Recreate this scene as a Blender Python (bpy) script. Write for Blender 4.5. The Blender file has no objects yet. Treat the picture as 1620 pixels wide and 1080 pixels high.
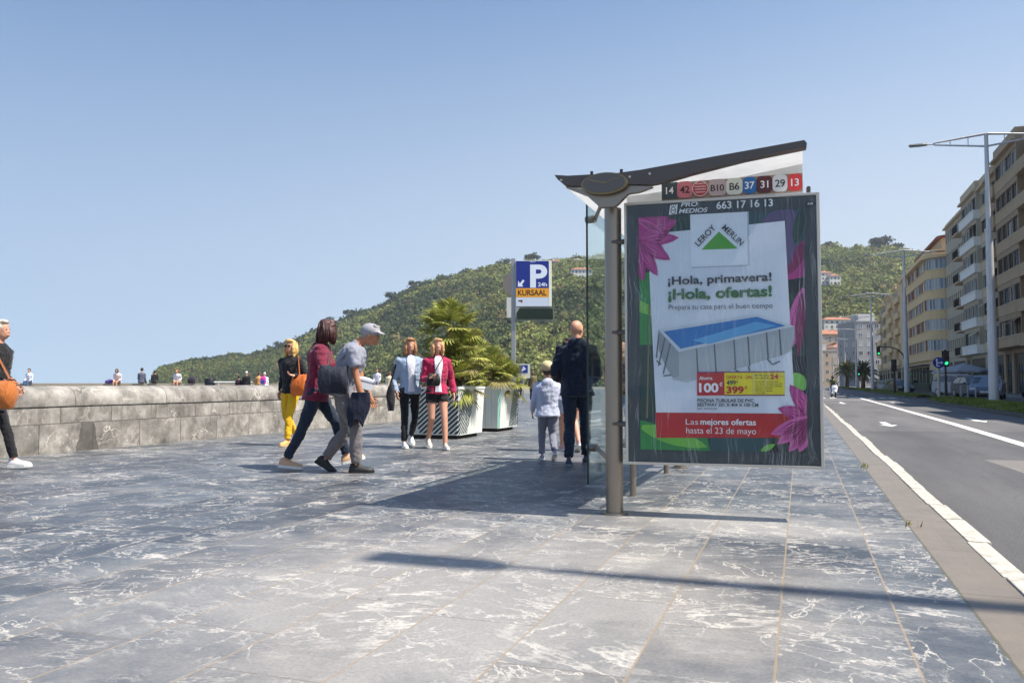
import bpy, bmesh, math, random
import numpy as np
from mathutils import Vector, Matrix, noise as mnoise
R = math.radians
random.seed(7); np.random.seed(7)
SC = bpy.context.scene
COL = SC.collection

# ---------------------------------------------------------------- camera, sky, sun, exposure
cam_d = bpy.data.cameras.new("camera"); CAM = bpy.data.objects.new("camera", cam_d); COL.objects.link(CAM)
cam_d.sensor_width = 36.0; cam_d.lens = 28.44; cam_d.clip_start = 0.05; cam_d.clip_end = 60000
CAM.location = (0, 0, 1.0); CAM.rotation_euler = (R(90) + math.atan(66/1280), 0, R(19.6))
SC.camera = CAM

SUN_EL, SUN_AZ = R(56.8), R(89.0)          # azimuth clockwise from +Y
sd = Vector((math.sin(SUN_AZ)*math.cos(SUN_EL), math.cos(SUN_AZ)*math.cos(SUN_EL), math.sin(SUN_EL)))
sun_d = bpy.data.lights.new("sun", 'SUN'); SUN = bpy.data.objects.new("sun", sun_d); COL.objects.link(SUN)
sun_d.energy = 5.0; sun_d.angle = R(0.5); sun_d.color = (1.0, 0.95, 0.87)
SUN.rotation_euler = sd.to_track_quat('Z', 'Y').to_euler(); SUN.location = (30, 0, 50)

W = bpy.data.worlds.new("World"); SC.world = W; W.use_nodes = True
wn = W.node_tree; bg = wn.nodes['Background']
sky = wn.nodes.new('ShaderNodeTexSky'); sky.sky_type = 'NISHITA'; sky.sun_disc = False
sky.sun_elevation = SUN_EL; sky.sun_rotation = SUN_AZ
sky.altitude = 0; sky.air_density = 1.0; sky.dust_density = 0.6; sky.ozone_density = 0.9
tcw = wn.nodes.new('ShaderNodeTexCoord'); sxw = wn.nodes.new('ShaderNodeSeparateXYZ'); cxw = wn.nodes.new('ShaderNodeCombineXYZ'); mzw = wn.nodes.new('ShaderNodeMath'); mzw.operation = 'MULTIPLY_ADD'
wn.links.new(tcw.outputs['Generated'], sxw.inputs[0]); wn.links.new(sxw.outputs[0], cxw.inputs[0]); wn.links.new(sxw.outputs[1], cxw.inputs[1]); wn.links.new(sxw.outputs[2], mzw.inputs[0])
mzw.inputs[1].default_value = .92; mzw.inputs[2].default_value = .16; wn.links.new(mzw.outputs[0], cxw.inputs[2]); wn.links.new(cxw.outputs[0], sky.inputs[0])   # hazy lower sky: no white horizon band
hsv = wn.nodes.new('ShaderNodeHueSaturation'); hsv.inputs['Saturation'].default_value = 1.4; wn.links.new(sky.outputs[0], hsv.inputs['Color'])
mrw = wn.nodes.new('ShaderNodeMapRange'); mrw.interpolation_type = 'SMOOTHSTEP'; wn.links.new(sxw.outputs[0], mrw.inputs[0])
mrw.inputs[1].default_value = -1.0; mrw.inputs[2].default_value = .30; mrw.inputs[3].default_value = .55; mrw.inputs[4].default_value = 1.0
mre = wn.nodes.new('ShaderNodeMapRange'); mre.interpolation_type = 'SMOOTHSTEP'; wn.links.new(sxw.outputs[2], mre.inputs[0])
mre.inputs[1].default_value = .64; mre.inputs[2].default_value = .0; mre.inputs[3].default_value = .06; mre.inputs[4].default_value = 1
mfw = wn.nodes.new('ShaderNodeMath'); mfw.operation = 'MULTIPLY'; wn.links.new(mrw.outputs[0], mfw.inputs[0]); wn.links.new(mre.outputs[0], mfw.inputs[1])
mxw = wn.nodes.new('ShaderNodeMix'); mxw.data_type = 'RGBA'; wn.links.new(mfw.outputs[0], mxw.inputs[0]); wn.links.new(hsv.outputs[0], mxw.inputs[6]); mxw.inputs[7].default_value = (4.35, 4.95, 5.5, 1)   # paler, hazier sky on the sun's side
wn.links.new(mxw.outputs[2], bg.inputs[0]); bg.inputs[1].default_value = 0.1
SC.view_settings.view_transform = 'Standard'; SC.view_settings.look = 'None'
SC.view_settings.exposure = 0.76; SC.view_settings.gamma = 1.0; SC.view_settings.use_curve_mapping = False
SC.cycles.max_bounces = 6; SC.cycles.transparent_max_bounces = 12

# ---------------------------------------------------------------- mesh helper
class MB:
    def __init__(s): s.v = []; s.f = []; s.m = []
    def add(s, vs, fs, mi=0):
        o = len(s.v); s.v.extend([tuple(p) for p in vs])
        for f in fs: s.f.append([i+o for i in f]); s.m.append(mi)
        return s
    def box(s, x0, x1, y0, y1, z0, z1, mi=0, M=None):
        vs = [(x0,y0,z0),(x1,y0,z0),(x1,y1,z0),(x0,y1,z0),(x0,y0,z1),(x1,y0,z1),(x1,y1,z1),(x0,y1,z1)]
        if M is not None: vs = [M @ Vector(p) for p in vs]
        return s.add(vs, [(0,3,2,1),(4,5,6,7),(0,1,5,4),(1,2,6,5),(2,3,7,6),(3,0,4,7)], mi)
    def ring_loft(s, rings, mi=0, cap=True, closed=True):
        n = len(rings[0]); vs = [p for r in rings for p in r]; fs = []
        for i in range(len(rings)-1):
            for j in range(n if closed else n-1):
                k = (j+1) % n
                fs.append((i*n+j, i*n+k, (i+1)*n+k, (i+1)*n+j))
        if cap:
            fs.append(tuple(reversed(range(n)))); fs.append(tuple((len(rings)-1)*n+j for j in range(n)))
        return s.add(vs, fs, mi)
    def tube(s, path, rad, n=10, mi=0, cap=True, flat=None):
        P = [Vector(p) for p in path]; rings = []
        up = None
        for i, p in enumerate(P):
            t = (P[min(i+1, len(P)-1)] - P[max(i-1, 0)]).normalized()
            if up is None:
                a = Vector((0,0,1)) if abs(t.z) < .9 else Vector((1,0,0))
                up = (a - t*a.dot(t)).normalized()
            else: up = (up - t*up.dot(t)).normalized()
            sx = t.cross(up)
            r = rad[i] if isinstance(rad, (list, tuple)) else rad
            ra, rb = r if isinstance(r, tuple) else (r, r)
            rings.append([p + sx*math.cos(2*math.pi*k/n)*ra + up*math.sin(2*math.pi*k/n)*rb for k in range(n)])
        return s.ring_loft(rings, mi, cap)
    def lathe(s, prof, n=16, mi=0, c=(0,0,0), cap=True):
        return s.ring_loft([[(c[0]+r*math.cos(2*math.pi*k/n), c[1]+r*math.sin(2*math.pi*k/n), c[2]+z) for k in range(n)] for r, z in prof], mi, cap)
    def prism(s, poly, f0, f1, mi=0, mi_side=None):
        """poly: list of 2-D points; f0,f1 map a 2-D point to the two end faces"""
        n = len(poly); a = [f0(p) for p in poly]; b = [f1(p) for p in poly]
        s.add(a+b, [tuple(reversed(range(n))), tuple(range(n, 2*n))], mi)
        s.add(a+b, [(i, (i+1) % n, n+(i+1) % n, n+i) for i in range(n)], mi if mi_side is None else mi_side)
        return s
    def ell(s, c, r, n=14, mi=0, M=None):
        rings = []
        for i in range(1, n):
            th = math.pi*i/n
            ring = []
            for k in range(n+2):
                ph = 2*math.pi*k/(n+2)
                p = Vector((r[0]*math.sin(th)*math.cos(ph), r[1]*math.sin(th)*math.sin(ph), -r[2]*math.cos(th)))
                if M is not None: p = M @ p
                ring.append(Vector(c)+p)
            rings.append(ring)
        return s.ring_loft(rings, mi)
    def mesh(s, name):
        me = bpy.data.meshes.new(name); me.from_pydata([tuple(p) for p in s.v], [], s.f)
        return me
    def build(s, name, mats, parent=None, smooth=False, bevel=0, loc=None, angle=40):
        me = s.mesh(name)
        if not isinstance(mats, (list, tuple)): mats = [mats]
        for m in mats: me.materials.append(m)
        me.polygons.foreach_set('material_index', s.m)
        bm = bmesh.new(); bm.from_mesh(me); bmesh.ops.recalc_face_normals(bm, faces=bm.faces)
        if bevel:
            es = [e for e in bm.edges if len(e.link_faces) == 2 and e.calc_face_angle(0) > 0.6]
            bmesh.ops.bevel(bm, geom=es, offset=bevel, segments=2, affect='EDGES', profile=.6)
        bm.to_mesh(me); bm.free()
        if smooth: me.shade_smooth() if angle is None else None
        if smooth:
            me.polygons.foreach_set('use_smooth', [True]*len(me.polygons))
            if angle is not None: me.set_sharp_from_angle(angle=R(angle))
        return link(name, me, parent, loc)

def link(name, me, parent=None, loc=None):
    o = bpy.data.objects.new(name, me); COL.objects.link(o)
    if parent: o.parent = parent
    if loc: o.location = loc
    return o
def tag(o, label=None, cat=None, group=None, kind=None):
    if label: o['label'] = label
    if cat: o['category'] = cat
    if group: o['group'] = group
    if kind: o['kind'] = kind
    return o
def thing(name, label, cat, loc=(0,0,0), rz=0, group=None):
    o = bpy.data.objects.new(name, None); COL.objects.link(o); o.empty_display_size = .2
    o.location = loc; o.rotation_euler = (0, 0, rz)
    return tag(o, label, cat, group)
KIDS = {}
def copy_thing(o, loc, rz=None, label=None):
    def rec(a, par):
        c = a.copy(); COL.objects.link(c)
        if par: c.parent = par
        for ch in a.children: rec(ch, c)
        return c
    c = rec(o, None); c.location = loc
    if rz is not None: c.rotation_euler = (0, 0, rz)
    if label: c['label'] = label
    return c

# ---------------------------------------------------------------- materials
def srgb(r, g, b):
    f = lambda c: ((c/255+.055)/1.055)**2.4 if c > 10 else c/255/12.92
    return (f(r), f(g), f(b), 1)
class NT:
    def __init__(s, name):
        s.m = bpy.data.materials.new(name); s.m.use_nodes = True; s.t = s.m.node_tree; s.b = s.t.nodes['Principled BSDF']; s.out = s.t.nodes['Material Output']
    def n(s, typ, props=None, **inp):
        nd = s.t.nodes.new('ShaderNode'+typ)
        for k, v in (props or {}).items(): setattr(nd, k, v)
        for k, v in inp.items():
            k = k.replace('_', ' ')
            s.set(nd.inputs[k] if not k.isdigit() else nd.inputs[int(k)], v)
        return nd
    def set(s, sock, v):
        if hasattr(v, 'is_output') or isinstance(v, bpy.types.NodeSocket): s.t.links.new(v, sock)
        elif isinstance(v, bpy.types.Node): s.t.links.new(v.outputs[0], sock)
        else: sock.default_value = v
    def math(s, op, a, b=None, c=None, clamp=False):
        nd = s.t.nodes.new('ShaderNodeMath'); nd.operation = op; nd.use_clamp = clamp
        s.set(nd.inputs[0], a)
        if b is not None: s.set(nd.inputs[1], b)
        if c is not None: s.set(nd.inputs[2], c)
        return nd.outputs[0]
    def mix(s, fac, a, b, mode='MIX'):
        nd = s.t.nodes.new('ShaderNodeMix'); nd.data_type = 'RGBA'; nd.blend_type = mode
        s.set(nd.inputs[0], fac); s.set(nd.inputs[6], a); s.set(nd.inputs[7], b)
        return nd.outputs[2]
    def ramp(s, fac, stops, interp='LINEAR'):
        nd = s.t.nodes.new('ShaderNodeValToRGB'); cr = nd.color_ramp; cr.interpolation = interp
        while len(cr.elements) < len(stops): cr.elements.new(.5)
        for e, (p, c) in zip(cr.elements, stops):
            e.position = p; e.color = c if isinstance(c, tuple) else (c, c, c, 1)
        s.set(nd.inputs[0], fac); return nd.outputs[0]
    def noise(s, vec, scale, detail=4, rough=.55, dist=0):
        nd = s.t.nodes.new('ShaderNodeTexNoise'); s.set(nd.inputs['Vector'], vec)
        nd.inputs['Scale'].default_value = scale; nd.inputs['Detail'].default_value = detail
        nd.inputs['Roughness'].default_value = rough; nd.inputs['Distortion'].default_value = dist
        return nd.outputs[0]
    def coord(s, which='Object'): return s.n('TexCoord').outputs[which]
    def mapping(s, vec, scale=(1,1,1), loc=(0,0,0), rot=(0,0,0)):
        return s.n('Mapping', None, Vector=vec, Scale=scale, Location=loc, Rotation=rot).outputs[0]
    def bump(s, h, strength=.3, dist=.01):
        nd = s.n('Bump', None, Height=h, Strength=strength, Distance=dist); s.t.links.new(nd.outputs[0], s.b.inputs['Normal'])
    def P(s, **kw):
        for k, v in kw.items(): s.set(s.b.inputs[k.replace('_', ' ')], v)
        return s.m
MATS = {}
def mat(name, col, rough=.6, metal=0, var=.15, scale=6, bump=.15, bscale=40, bdist=.004, spec=.5, grime=0, coord='Object'):
    """everyday surface: slight colour variation, fine bump, optional grime"""
    if name in MATS: return MATS[name]
    t = NT(name); c = t.coord(coord)
    n1 = t.noise(c, scale, 5); f = t.math('MULTIPLY_ADD', n1, 2*var, 1-var)
    base = t.mix(1.0, col, t.n('CombineXYZ', None, X=f, Y=f, Z=f).outputs[0], 'MULTIPLY')
    if grime:
        g = t.ramp(t.noise(t.mapping(c, (3,3,.7)), scale*.6, 6, .65), [(.48, 0.0), (.72, 1.0)])
        base = t.mix(t.math('MULTIPLY', g, grime), base, (col[0]*.45, col[1]*.42, col[2]*.38, 1))
    t.P(Base_Color=base, Roughness=t.math('MULTIPLY_ADD', n1, .2, rough-.1), Metallic=metal)
    t.b.inputs['Specular IOR Level'].default_value = spec
    if bump: t.bump(t.noise(c, bscale, 3), bump, bdist)
    MATS[name] = t.m; return t.m
def flat(name, col, rough=.55, emit=0):
    if name in MATS: return MATS[name]
    t = NT(name); n1 = t.noise(t.coord(), 9, 3)
    f = t.math('MULTIPLY_ADD', n1, .12, .94)
    t.P(Base_Color=t.mix(1.0, col, t.n('CombineXYZ', None, X=f, Y=f, Z=f).outputs[0], 'MULTIPLY'), Roughness=rough)
    if emit: t.P(Emission_Color=col, Emission_Strength=emit)
    MATS[name] = t.m; return t.m
def glass(name, tint=(.86,.94,.92,1), f0=.06, wave=0, wscale=6, dirt=0.0, streak=0.0):
    """thin pane: lets light straight through, mirrors a little more at grazing angles"""
    if name in MATS: return MATS[name]
    t = NT(name); c = t.coord()
    tr = t.n('BsdfTransparent', None, Color=tint); gl = t.n('BsdfGlossy', None, Roughness=.02, Color=(1,1,1,1))
    fr = t.n('Fresnel', None, IOR=1.5)
    bt = t.n('BsdfDiffuse', None, Color=(.6,.6,.58,1))
    if wave:
        bp = t.n('Bump', None, Height=t.noise(t.mapping(c, (1,1,.1)), wscale, 2), Strength=wave, Distance=.02)
        t.set(gl.inputs['Normal'], bp.outputs[0])
    fac = t.math('MULTIPLY', fr.outputs[0], f0*8, clamp=True)
    a = t.n('MixShader', None, **{'0': fac, '1': tr.outputs[0], '2': gl.outputs[0]})
    if dirt:
        d = t.math('MULTIPLY', t.ramp(t.noise(t.mapping(c, (1,1,.25)), 5, 6, .7), [(.45, 0.0), (.8, 1.0)]), dirt)
        a = t.n('MixShader', None, **{'0': d, '1': a.outputs[0], '2': bt.outputs[0]})
    if streak:      # wavy upright reflections painted into the pane as pale diffuse lines
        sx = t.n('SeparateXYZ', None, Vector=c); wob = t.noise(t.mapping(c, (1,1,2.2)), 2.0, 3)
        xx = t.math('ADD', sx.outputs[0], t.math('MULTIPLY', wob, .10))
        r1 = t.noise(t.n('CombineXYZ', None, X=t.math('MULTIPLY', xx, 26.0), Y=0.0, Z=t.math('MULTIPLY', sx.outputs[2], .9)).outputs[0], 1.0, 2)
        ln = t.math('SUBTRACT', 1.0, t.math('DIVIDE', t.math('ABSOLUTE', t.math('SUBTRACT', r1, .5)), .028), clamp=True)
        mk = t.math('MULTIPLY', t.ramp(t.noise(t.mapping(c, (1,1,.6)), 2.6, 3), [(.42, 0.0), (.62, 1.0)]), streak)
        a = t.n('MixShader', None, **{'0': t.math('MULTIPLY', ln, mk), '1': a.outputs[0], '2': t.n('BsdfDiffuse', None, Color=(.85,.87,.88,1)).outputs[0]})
    t.t.links.new(a.outputs[0], t.out.inputs['Surface']); MATS[name] = t.m; return t.m

def pavement_mat():
    t = NT('slate_paving'); c = t.coord(); sx = t.n('SeparateXYZ', None, Vector=c)
    X, Y = sx.outputs[0], sx.outputs[1]
    rw, bl = .475, .98
    xr = t.math('DIVIDE', t.math('ADD', X, .10+.475*200), rw); row = t.math('FLOOR', xr)
    wn_ = t.n('TexWhiteNoise', {'noise_dimensions': '1D'}, W=row).outputs[0]
    yr = t.math('ADD', t.math('DIVIDE', Y, bl), t.math('MULTIPLY', wn_, 7.0)); colm = t.math('FLOOR', yr)
    idv = t.n('CombineXYZ', None, X=row, Y=colm, Z=0.0).outputs[0]
    rnd = t.n('TexWhiteNoise', {'noise_dimensions': '3D'}, Vector=idv)
    rv, rc = rnd.outputs[0], rnd.outputs[1]
    fx, fy = t.math('FRACT', xr), t.math('FRACT', yr)
    ex = t.math('MULTIPLY', t.math('MINIMUM', fx, t.math('SUBTRACT', 1.0, fx)), rw)
    ey = t.math('MULTIPLY', t.math('MINIMUM', fy, t.math('SUBTRACT', 1.0, fy)), bl)
    wob = t.math('MULTIPLY', t.noise(c, 14, 3), .007)
    jx = t.math('LESS_THAN', t.math('SUBTRACT', ex, wob), .0015); jy = t.math('LESS_THAN', t.math('SUBTRACT', ey, wob), .0002)
    # per-slab shifted coordinates so veins break at the joints
    sh = t.n('VectorMath', {'operation': 'SCALE'}, Vector=rc); sh.inputs['Scale'].default_value = 37.0
    cs = t.n('VectorMath', {'operation': 'ADD'}); t.set(cs.inputs[0], c); t.set(cs.inputs[1], sh.outputs[0])
    rot = t.n('VectorRotate', {'rotation_type': 'Z_AXIS'}, Vector=cs.outputs[0], Angle=t.math('MULTIPLY_ADD', rv, 1.3, -.65)).outputs[0]
    big = t.noise(c, .33, 4, .6); mid = t.noise(rot, 2.2, 6, .65); fine = t.noise(c, 60, 4, .7)
    base = t.ramp(mid, [(.28, srgb(62,67,74)), (.5, srgb(81,86,92)), (.75, srgb(108,110,112))])
    base = t.mix(1.0, base, t.ramp(rv, [(0.0, (.64,.65,.67,1)), (.5, (.96,.95,.94,1)), (1.0, (1.3,1.27,1.2,1))]), 'MULTIPLY')
    # sandy, trodden film
    blob = t.n('VectorMath', {'operation': 'DISTANCE'}); t.set(blob.inputs[0], c); blob.inputs[1].default_value = (-1.55, 3.7, 0)
    near = t.n('MapRange', None, Value=blob.outputs['Value']); near.inputs['From Min'].default_value = .7; near.inputs['From Max'].default_value = 2.5
    near.inputs['To Min'].default_value = .40; near.inputs['To Max'].default_value = 0
    b2 = t.n('VectorMath', {'operation': 'DISTANCE'}); t.set(b2.inputs[0], t.mapping(c, (.55,1.3,1))); b2.inputs[1].default_value = (-.35, 7.75, 0)
    n2_ = t.n('MapRange', None, Value=b2.outputs['Value']); n2_.inputs['From Min'].default_value = .1; n2_.inputs['From Max'].default_value = 1.1; n2_.inputs['To Min'].default_value = .36; n2_.inputs['To Max'].default_value = 0
    sand = t.math('MULTIPLY', t.ramp(t.math('ADD', t.noise(t.mapping(c, (1,1.2,1)), .9, 7, .68), t.math('MAXIMUM', near.outputs[0], n2_.outputs[0])), [(.52, 0.0), (.86, 1.0)]), .62)
    base = t.mix(sand, base, srgb(170,163,154))
    strip = t.math('LESS_THAN', t.math('ABSOLUTE', t.math('SUBTRACT', Y, 5.72)), 3.0)
    # white calcite veins: fine branching lines, broad feathered streaks
    wc = t.n('VectorMath', {'operation': 'ADD'}); t.set(wc.inputs[0], t.mapping(rot, (.8,2.4,1)))
    ds = t.n('VectorMath', {'operation': 'SCALE'}, Vector=t.n('TexNoise', None, Vector=rot, Scale=2.6, Detail=6.0, Roughness=.65).outputs['Color']); ds.inputs['Scale'].default_value = 1.1
    t.set(wc.inputs[1], ds.outputs[0])
    def ridge(vec, scale, width, det=4, rough=.55):
        n_ = t.noise(vec, scale, det, rough); return t.math('SUBTRACT', 1.0, t.math('DIVIDE', t.math('ABSOLUTE', t.math('SUBTRACT', n_, .5)), width), clamp=True)
    m1 = t.ramp(t.noise(rot, 1.1, 3), [(.45, 0.0), (.62, 1.0)]); m2 = t.ramp(t.noise(rot, 1.9, 3), [(.44, 0.0), (.6, 1.0)])
    wide = t.math('MULTIPLY_ADD', t.ramp(t.noise(rot, 3.1, 4), [(.42, 0.0), (.75, 1.0)]), .042, .007)
    v1 = t.math('MULTIPLY', ridge(t.mapping(rot, (.9,1.9,1)), 1.3, wide, 7, .62), m1)
    v2 = t.math('MULTIPLY', ridge(t.mapping(rot, (2.6,1.0,1), (7,3,0)), 1.5, .012, 5, .6), m2)
    v3 = t.math('MULTIPLY', ridge(t.mapping(rot, (1.4,3.2,1), (2,9,0), (0,0,.5)), 2.2, .018, 5, .6), t.ramp(t.noise(rot, 1.4, 3), [(.46, 0.0), (.62, 1.0)]))
    vein = t.math('MULTIPLY', t.math('MAXIMUM', v1, t.math('MAXIMUM', v2, v3)), t.ramp(t.noise(c, 25, 3), [(.30, .5), (.5, 1.0)]))
    vein2 = t.math('MULTIPLY', t.ramp(t.noise(t.mapping(rot, (1.2,5.5,1)), 3.2, 8, .75), [(.54, 0.0), (.74, .8)]), t.ramp(t.noise(c, .8, 4), [(.45, 0.05), (.65, .8)]))
    st = t.noise(t.mapping(wc.outputs[0], (.5,1.7,1)), 1.6, 8, .72)
    streak = t.math('MULTIPLY', t.ramp(st, [(.64, 0.0), (.72, .85)]), t.ramp(fine, [(.38, .1), (.62, 1.0)]))
    allv = t.math('MAXIMUM', t.math('MAXIMUM', vein, t.math('MULTIPLY', vein2, .18)), t.math('MULTIPLY', streak, .5))
    base = t.mix(t.math('MULTIPLY', allv, .85), base, srgb(204,196,184))
    sp = t.math('MULTIPLY_ADD', fine, .9, .55)
    base = t.mix(1.0, base, t.n('CombineXYZ', None, X=sp, Y=sp, Z=sp).outputs[0], 'MULTIPLY')
    spots = t.n('TexVoronoi', None, Vector=c, Scale=2.3)
    gum = t.math('LESS_THAN', spots.outputs['Distance'], t.math('MULTIPLY', t.n('SeparateXYZ', None, Vector=spots.outputs['Color']).outputs[0], .05))
    base = t.mix(t.math('MULTIPLY', gum, .55), base, srgb(70,68,70))
    base = t.mix(t.math('MULTIPLY', jx, .75), base, srgb(150,132,108)); base = t.mix(t.math('MULTIPLY', jy, .65), base, srgb(112,100,88))
    # sandstone kerb band along the road
    band = t.math('GREATER_THAN', X, .70)
    bc = t.mix(t.noise(c, 3, 6, .7), srgb(98,92,84), srgb(138,126,112))
    bj = t.math('LESS_THAN', t.math('FRACT', t.math('DIVIDE', Y, 1.1)), .008)
    bc = t.mix(bj, bc, srgb(92,84,74)); base = t.mix(band, base, bc)
    grv = t.math('LESS_THAN', t.math('ABSOLUTE', t.math('SUBTRACT', X, .70)), t.math('MULTIPLY_ADD', t.noise(c, 9, 3), .012, .001))
    base = t.mix(t.math('MULTIPLY', grv, .8), base, srgb(88,84,62))
    t.P(Base_Color=base, Roughness=t.math('MULTIPLY_ADD', mid, .3, .30)); t.b.inputs['Specular IOR Level'].default_value = .55
    h = t.math('SUBTRACT', t.math('ADD', t.math('MULTIPLY', fine, .5), t.math('MULTIPLY', t.noise(c, 14, 5, .7), 1.0)), t.math('MULTIPLY', t.math('MAXIMUM', jx, jy), 1.2))
    t.bump(h, .6, .006)
    return t.m

def asphalt_mat():
    t = NT('asphalt'); c = t.coord(); sx = t.n('SeparateXYZ', None, Vector=c)
    fine = t.noise(c, 90, 4, .8); mid = t.noise(t.mapping(c, (1,.15,1)), 1.1, 6, .6); agg = t.n('TexVoronoi', None, Vector=c, Scale=55.0).outputs['Distance']
    new = t.math('LESS_THAN', t.math('ADD', sx.outputs[1], t.math('MULTIPLY', sx.outputs[0], -.25)), 20.4)
    old = t.ramp(mid, [(.3, srgb(84,82,82)), (.7, srgb(108,105,102))]); nw = t.ramp(mid, [(.3, srgb(72,71,72)), (.7, srgb(94,92,91))])
    base = t.mix(new, old, nw)
    # worn lane-change patch
    patch = t.math('MULTIPLY', t.math('LESS_THAN', sx.outputs[1], 13.6), t.math('GREATER_THAN', t.math('SUBTRACT', sx.outputs[0], t.math('MULTIPLY', sx.outputs[1], -.05)), 3.2))
    base = t.mix(t.math('MULTIPLY', patch, .6), base, srgb(132,126,118))
    wear = t.ramp(t.noise(t.mapping(c, (2.2,.25,1), (0,0,0), (0,0,.25)), 1.2, 7, .7), [(.6, 0.0), (.72, 1.0)])
    base = t.mix(t.math('MULTIPLY', t.math('MULTIPLY', wear, patch), .8), base, srgb(182,174,162))
    cn = t.noise(t.mapping(c, (1,.55,1)), .55, 7, .62)
    crk = t.math('MULTIPLY', t.math('LESS_THAN', t.math('ABSOLUTE', t.math('SUBTRACT', cn, .5)), .0016), t.ramp(t.noise(c, .3, 2), [(.45, 0.0), (.55, 1.0)]))
    base = t.mix(t.math('MULTIPLY', crk, .7), base, srgb(46,45,45))
    oil = t.math('MULTIPLY', t.ramp(t.noise(t.mapping(c, (3.2,.22,1)), 1.0, 5, .6), [(.55, 0.0), (.75, 1.0)]), .35); base = t.mix(oil, base, srgb(62,60,60))
    f = t.math('MULTIPLY_ADD', fine, .9, .55)
    base = t.mix(1.0, base, t.n('CombineXYZ', None, X=f, Y=f, Z=f).outputs[0], 'MULTIPLY')
    t.P(Base_Color=base, Roughness=.85); t.bump(t.math('ADD', fine, agg), .6, .008); return t.m

def paint_mat():
    t = NT('road_paint'); c = t.coord()
    w = t.ramp(t.noise(c, 7, 7, .75), [(.36, 0.0), (.5, 1.0)])
    t.P(Base_Color=t.mix(w, srgb(150,146,140), srgb(222,219,210)), Roughness=.7); t.bump(t.noise(c, 80, 3), .3, .003); return t.m

def wall_stone_mat():
    """ashlar of grey veined stone; object coordinates: y along the wall, z up"""
    t = NT('wall_stone'); c = t.coord(); sx = t.n('SeparateXYZ', None, Vector=c); Y, Z = sx.outputs[1], sx.outputs[2]
    low = t.math('LESS_THAN', Z, .42); mid_ = t.math('LESS_THAN', Z, .66)
    course = t.math('ADD', t.math('MULTIPLY', low, 1.0), mid_)                     # 2 lower, 1 middle, 0 coping
    L = t.math('ADD', t.math('MULTIPLY', t.math('LESS_THAN', course, .5), .9), .92)
    yr = t.math('ADD', t.math('DIVIDE', Y, L), t.math('MULTIPLY', course, .37)); idn = t.math('FLOOR', yr)
    rn = t.n('TexWhiteNoise', {'noise_dimensions': '2D'}, Vector=t.n('CombineXYZ', None, X=idn, Y=course, Z=0.0).outputs[0])
    fr = t.math('FRACT', yr); e = t.math('MULTIPLY', t.math('MINIMUM', fr, t.math('SUBTRACT', 1.0, fr)), L)
    wob = t.math('MULTIPLY', t.noise(c, 20, 3), .012)
    jv = t.math('LESS_THAN', t.math('SUBTRACT', e, wob), .001)
    jh = t.math('MAXIMUM', t.math('LESS_THAN', t.math('ABSOLUTE', t.math('SUBTRACT', Z, .42)), wob), t.math('LESS_THAN', t.math('ABSOLUTE', t.math('SUBTRACT', Z, .66)), t.math('MULTIPLY', wob, 1.6)))
    sh = t.n('VectorMath', {'operation': 'SCALE'}, Vector=rn.outputs[1]); sh.inputs['Scale'].default_value = 23.0
    cs = t.n('VectorMath', {'operation': 'ADD'}); t.set(cs.inputs[0], c); t.set(cs.inputs[1], sh.outputs[0])
    m = t.noise(cs.outputs[0], 2.6, 7, .68)
    base = t.ramp(m, [(.3, srgb(88,84,79)), (.5, srgb(138,133,125)), (.70, srgb(178,172,163))])
    base = t.mix(1.0, base, t.ramp(rn.outputs[0], [(0.0, .8), (1.0, 1.12)]), 'MULTIPLY')
    drip = t.math('MULTIPLY', t.ramp(t.noise(t.mapping(c, (6,6,.5)), 2.2, 6, .7), [(.5, 0.0), (.7, 1.0)]), t.ramp(Z, [(.2, .2), (.66, .75), (.74, .1)]))
    base = t.mix(t.math('MULTIPLY', drip, .8), base, srgb(66,61,56))
    ds = t.n('VectorMath', {'operation': 'ADD'}); t.set(ds.inputs[0], cs.outputs[0]); t.set(ds.inputs[1], t.n('TexNoise', None, Vector=cs.outputs[0], Scale=3.0, Detail=5.0).outputs['Color'])
    v = t.n('TexVoronoi', {'feature': 'DISTANCE_TO_EDGE'}, Vector=t.mapping(ds.outputs[0], (1,1.2,1.8)), Scale=1.3).outputs[0]
    vein = t.math('LESS_THAN', v, t.math('MULTIPLY', t.ramp(t.noise(cs.outputs[0], 1.4, 2), [(.48, 0.0), (.78, 1.0)]), .022))
    bl = t.math('MULTIPLY', t.ramp(t.noise(t.mapping(ds.outputs[0], (1,.7,2.2)), 2.4, 7, .72), [(.56, 0.0), (.70, 1.0)]), .6)
    base = t.mix(t.math('MAXIMUM', t.math('MULTIPLY', vein, .8), bl), base, srgb(206,198,186))
    # one dark damp stain low on the wall
    sy = t.math('ABSOLUTE', t.math('SUBTRACT', Y, t.math('MULTIPLY_ADD', t.noise(c, 3, 4), .25, 9.22)))
    stain = t.math('MULTIPLY', t.math('LESS_THAN', sy, t.math('SUBTRACT', .22, t.math('MULTIPLY', Z, .18))), low)
    base = t.mix(t.math('MULTIPLY', stain, .72), base, srgb(58,53,48))
    base = t.mix(t.math('MULTIPLY', t.math('MAXIMUM', jv, jh), .75), base, srgb(62,57,52))
    t.P(Base_Color=base, Roughness=.8)
    t.bump(t.math('SUBTRACT', t.math('ADD', m, t.math('MULTIPLY', t.noise(c, 50, 4), .4)), t.math('MAXIMUM', jv, jh)), .5, .012); return t.m

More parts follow.
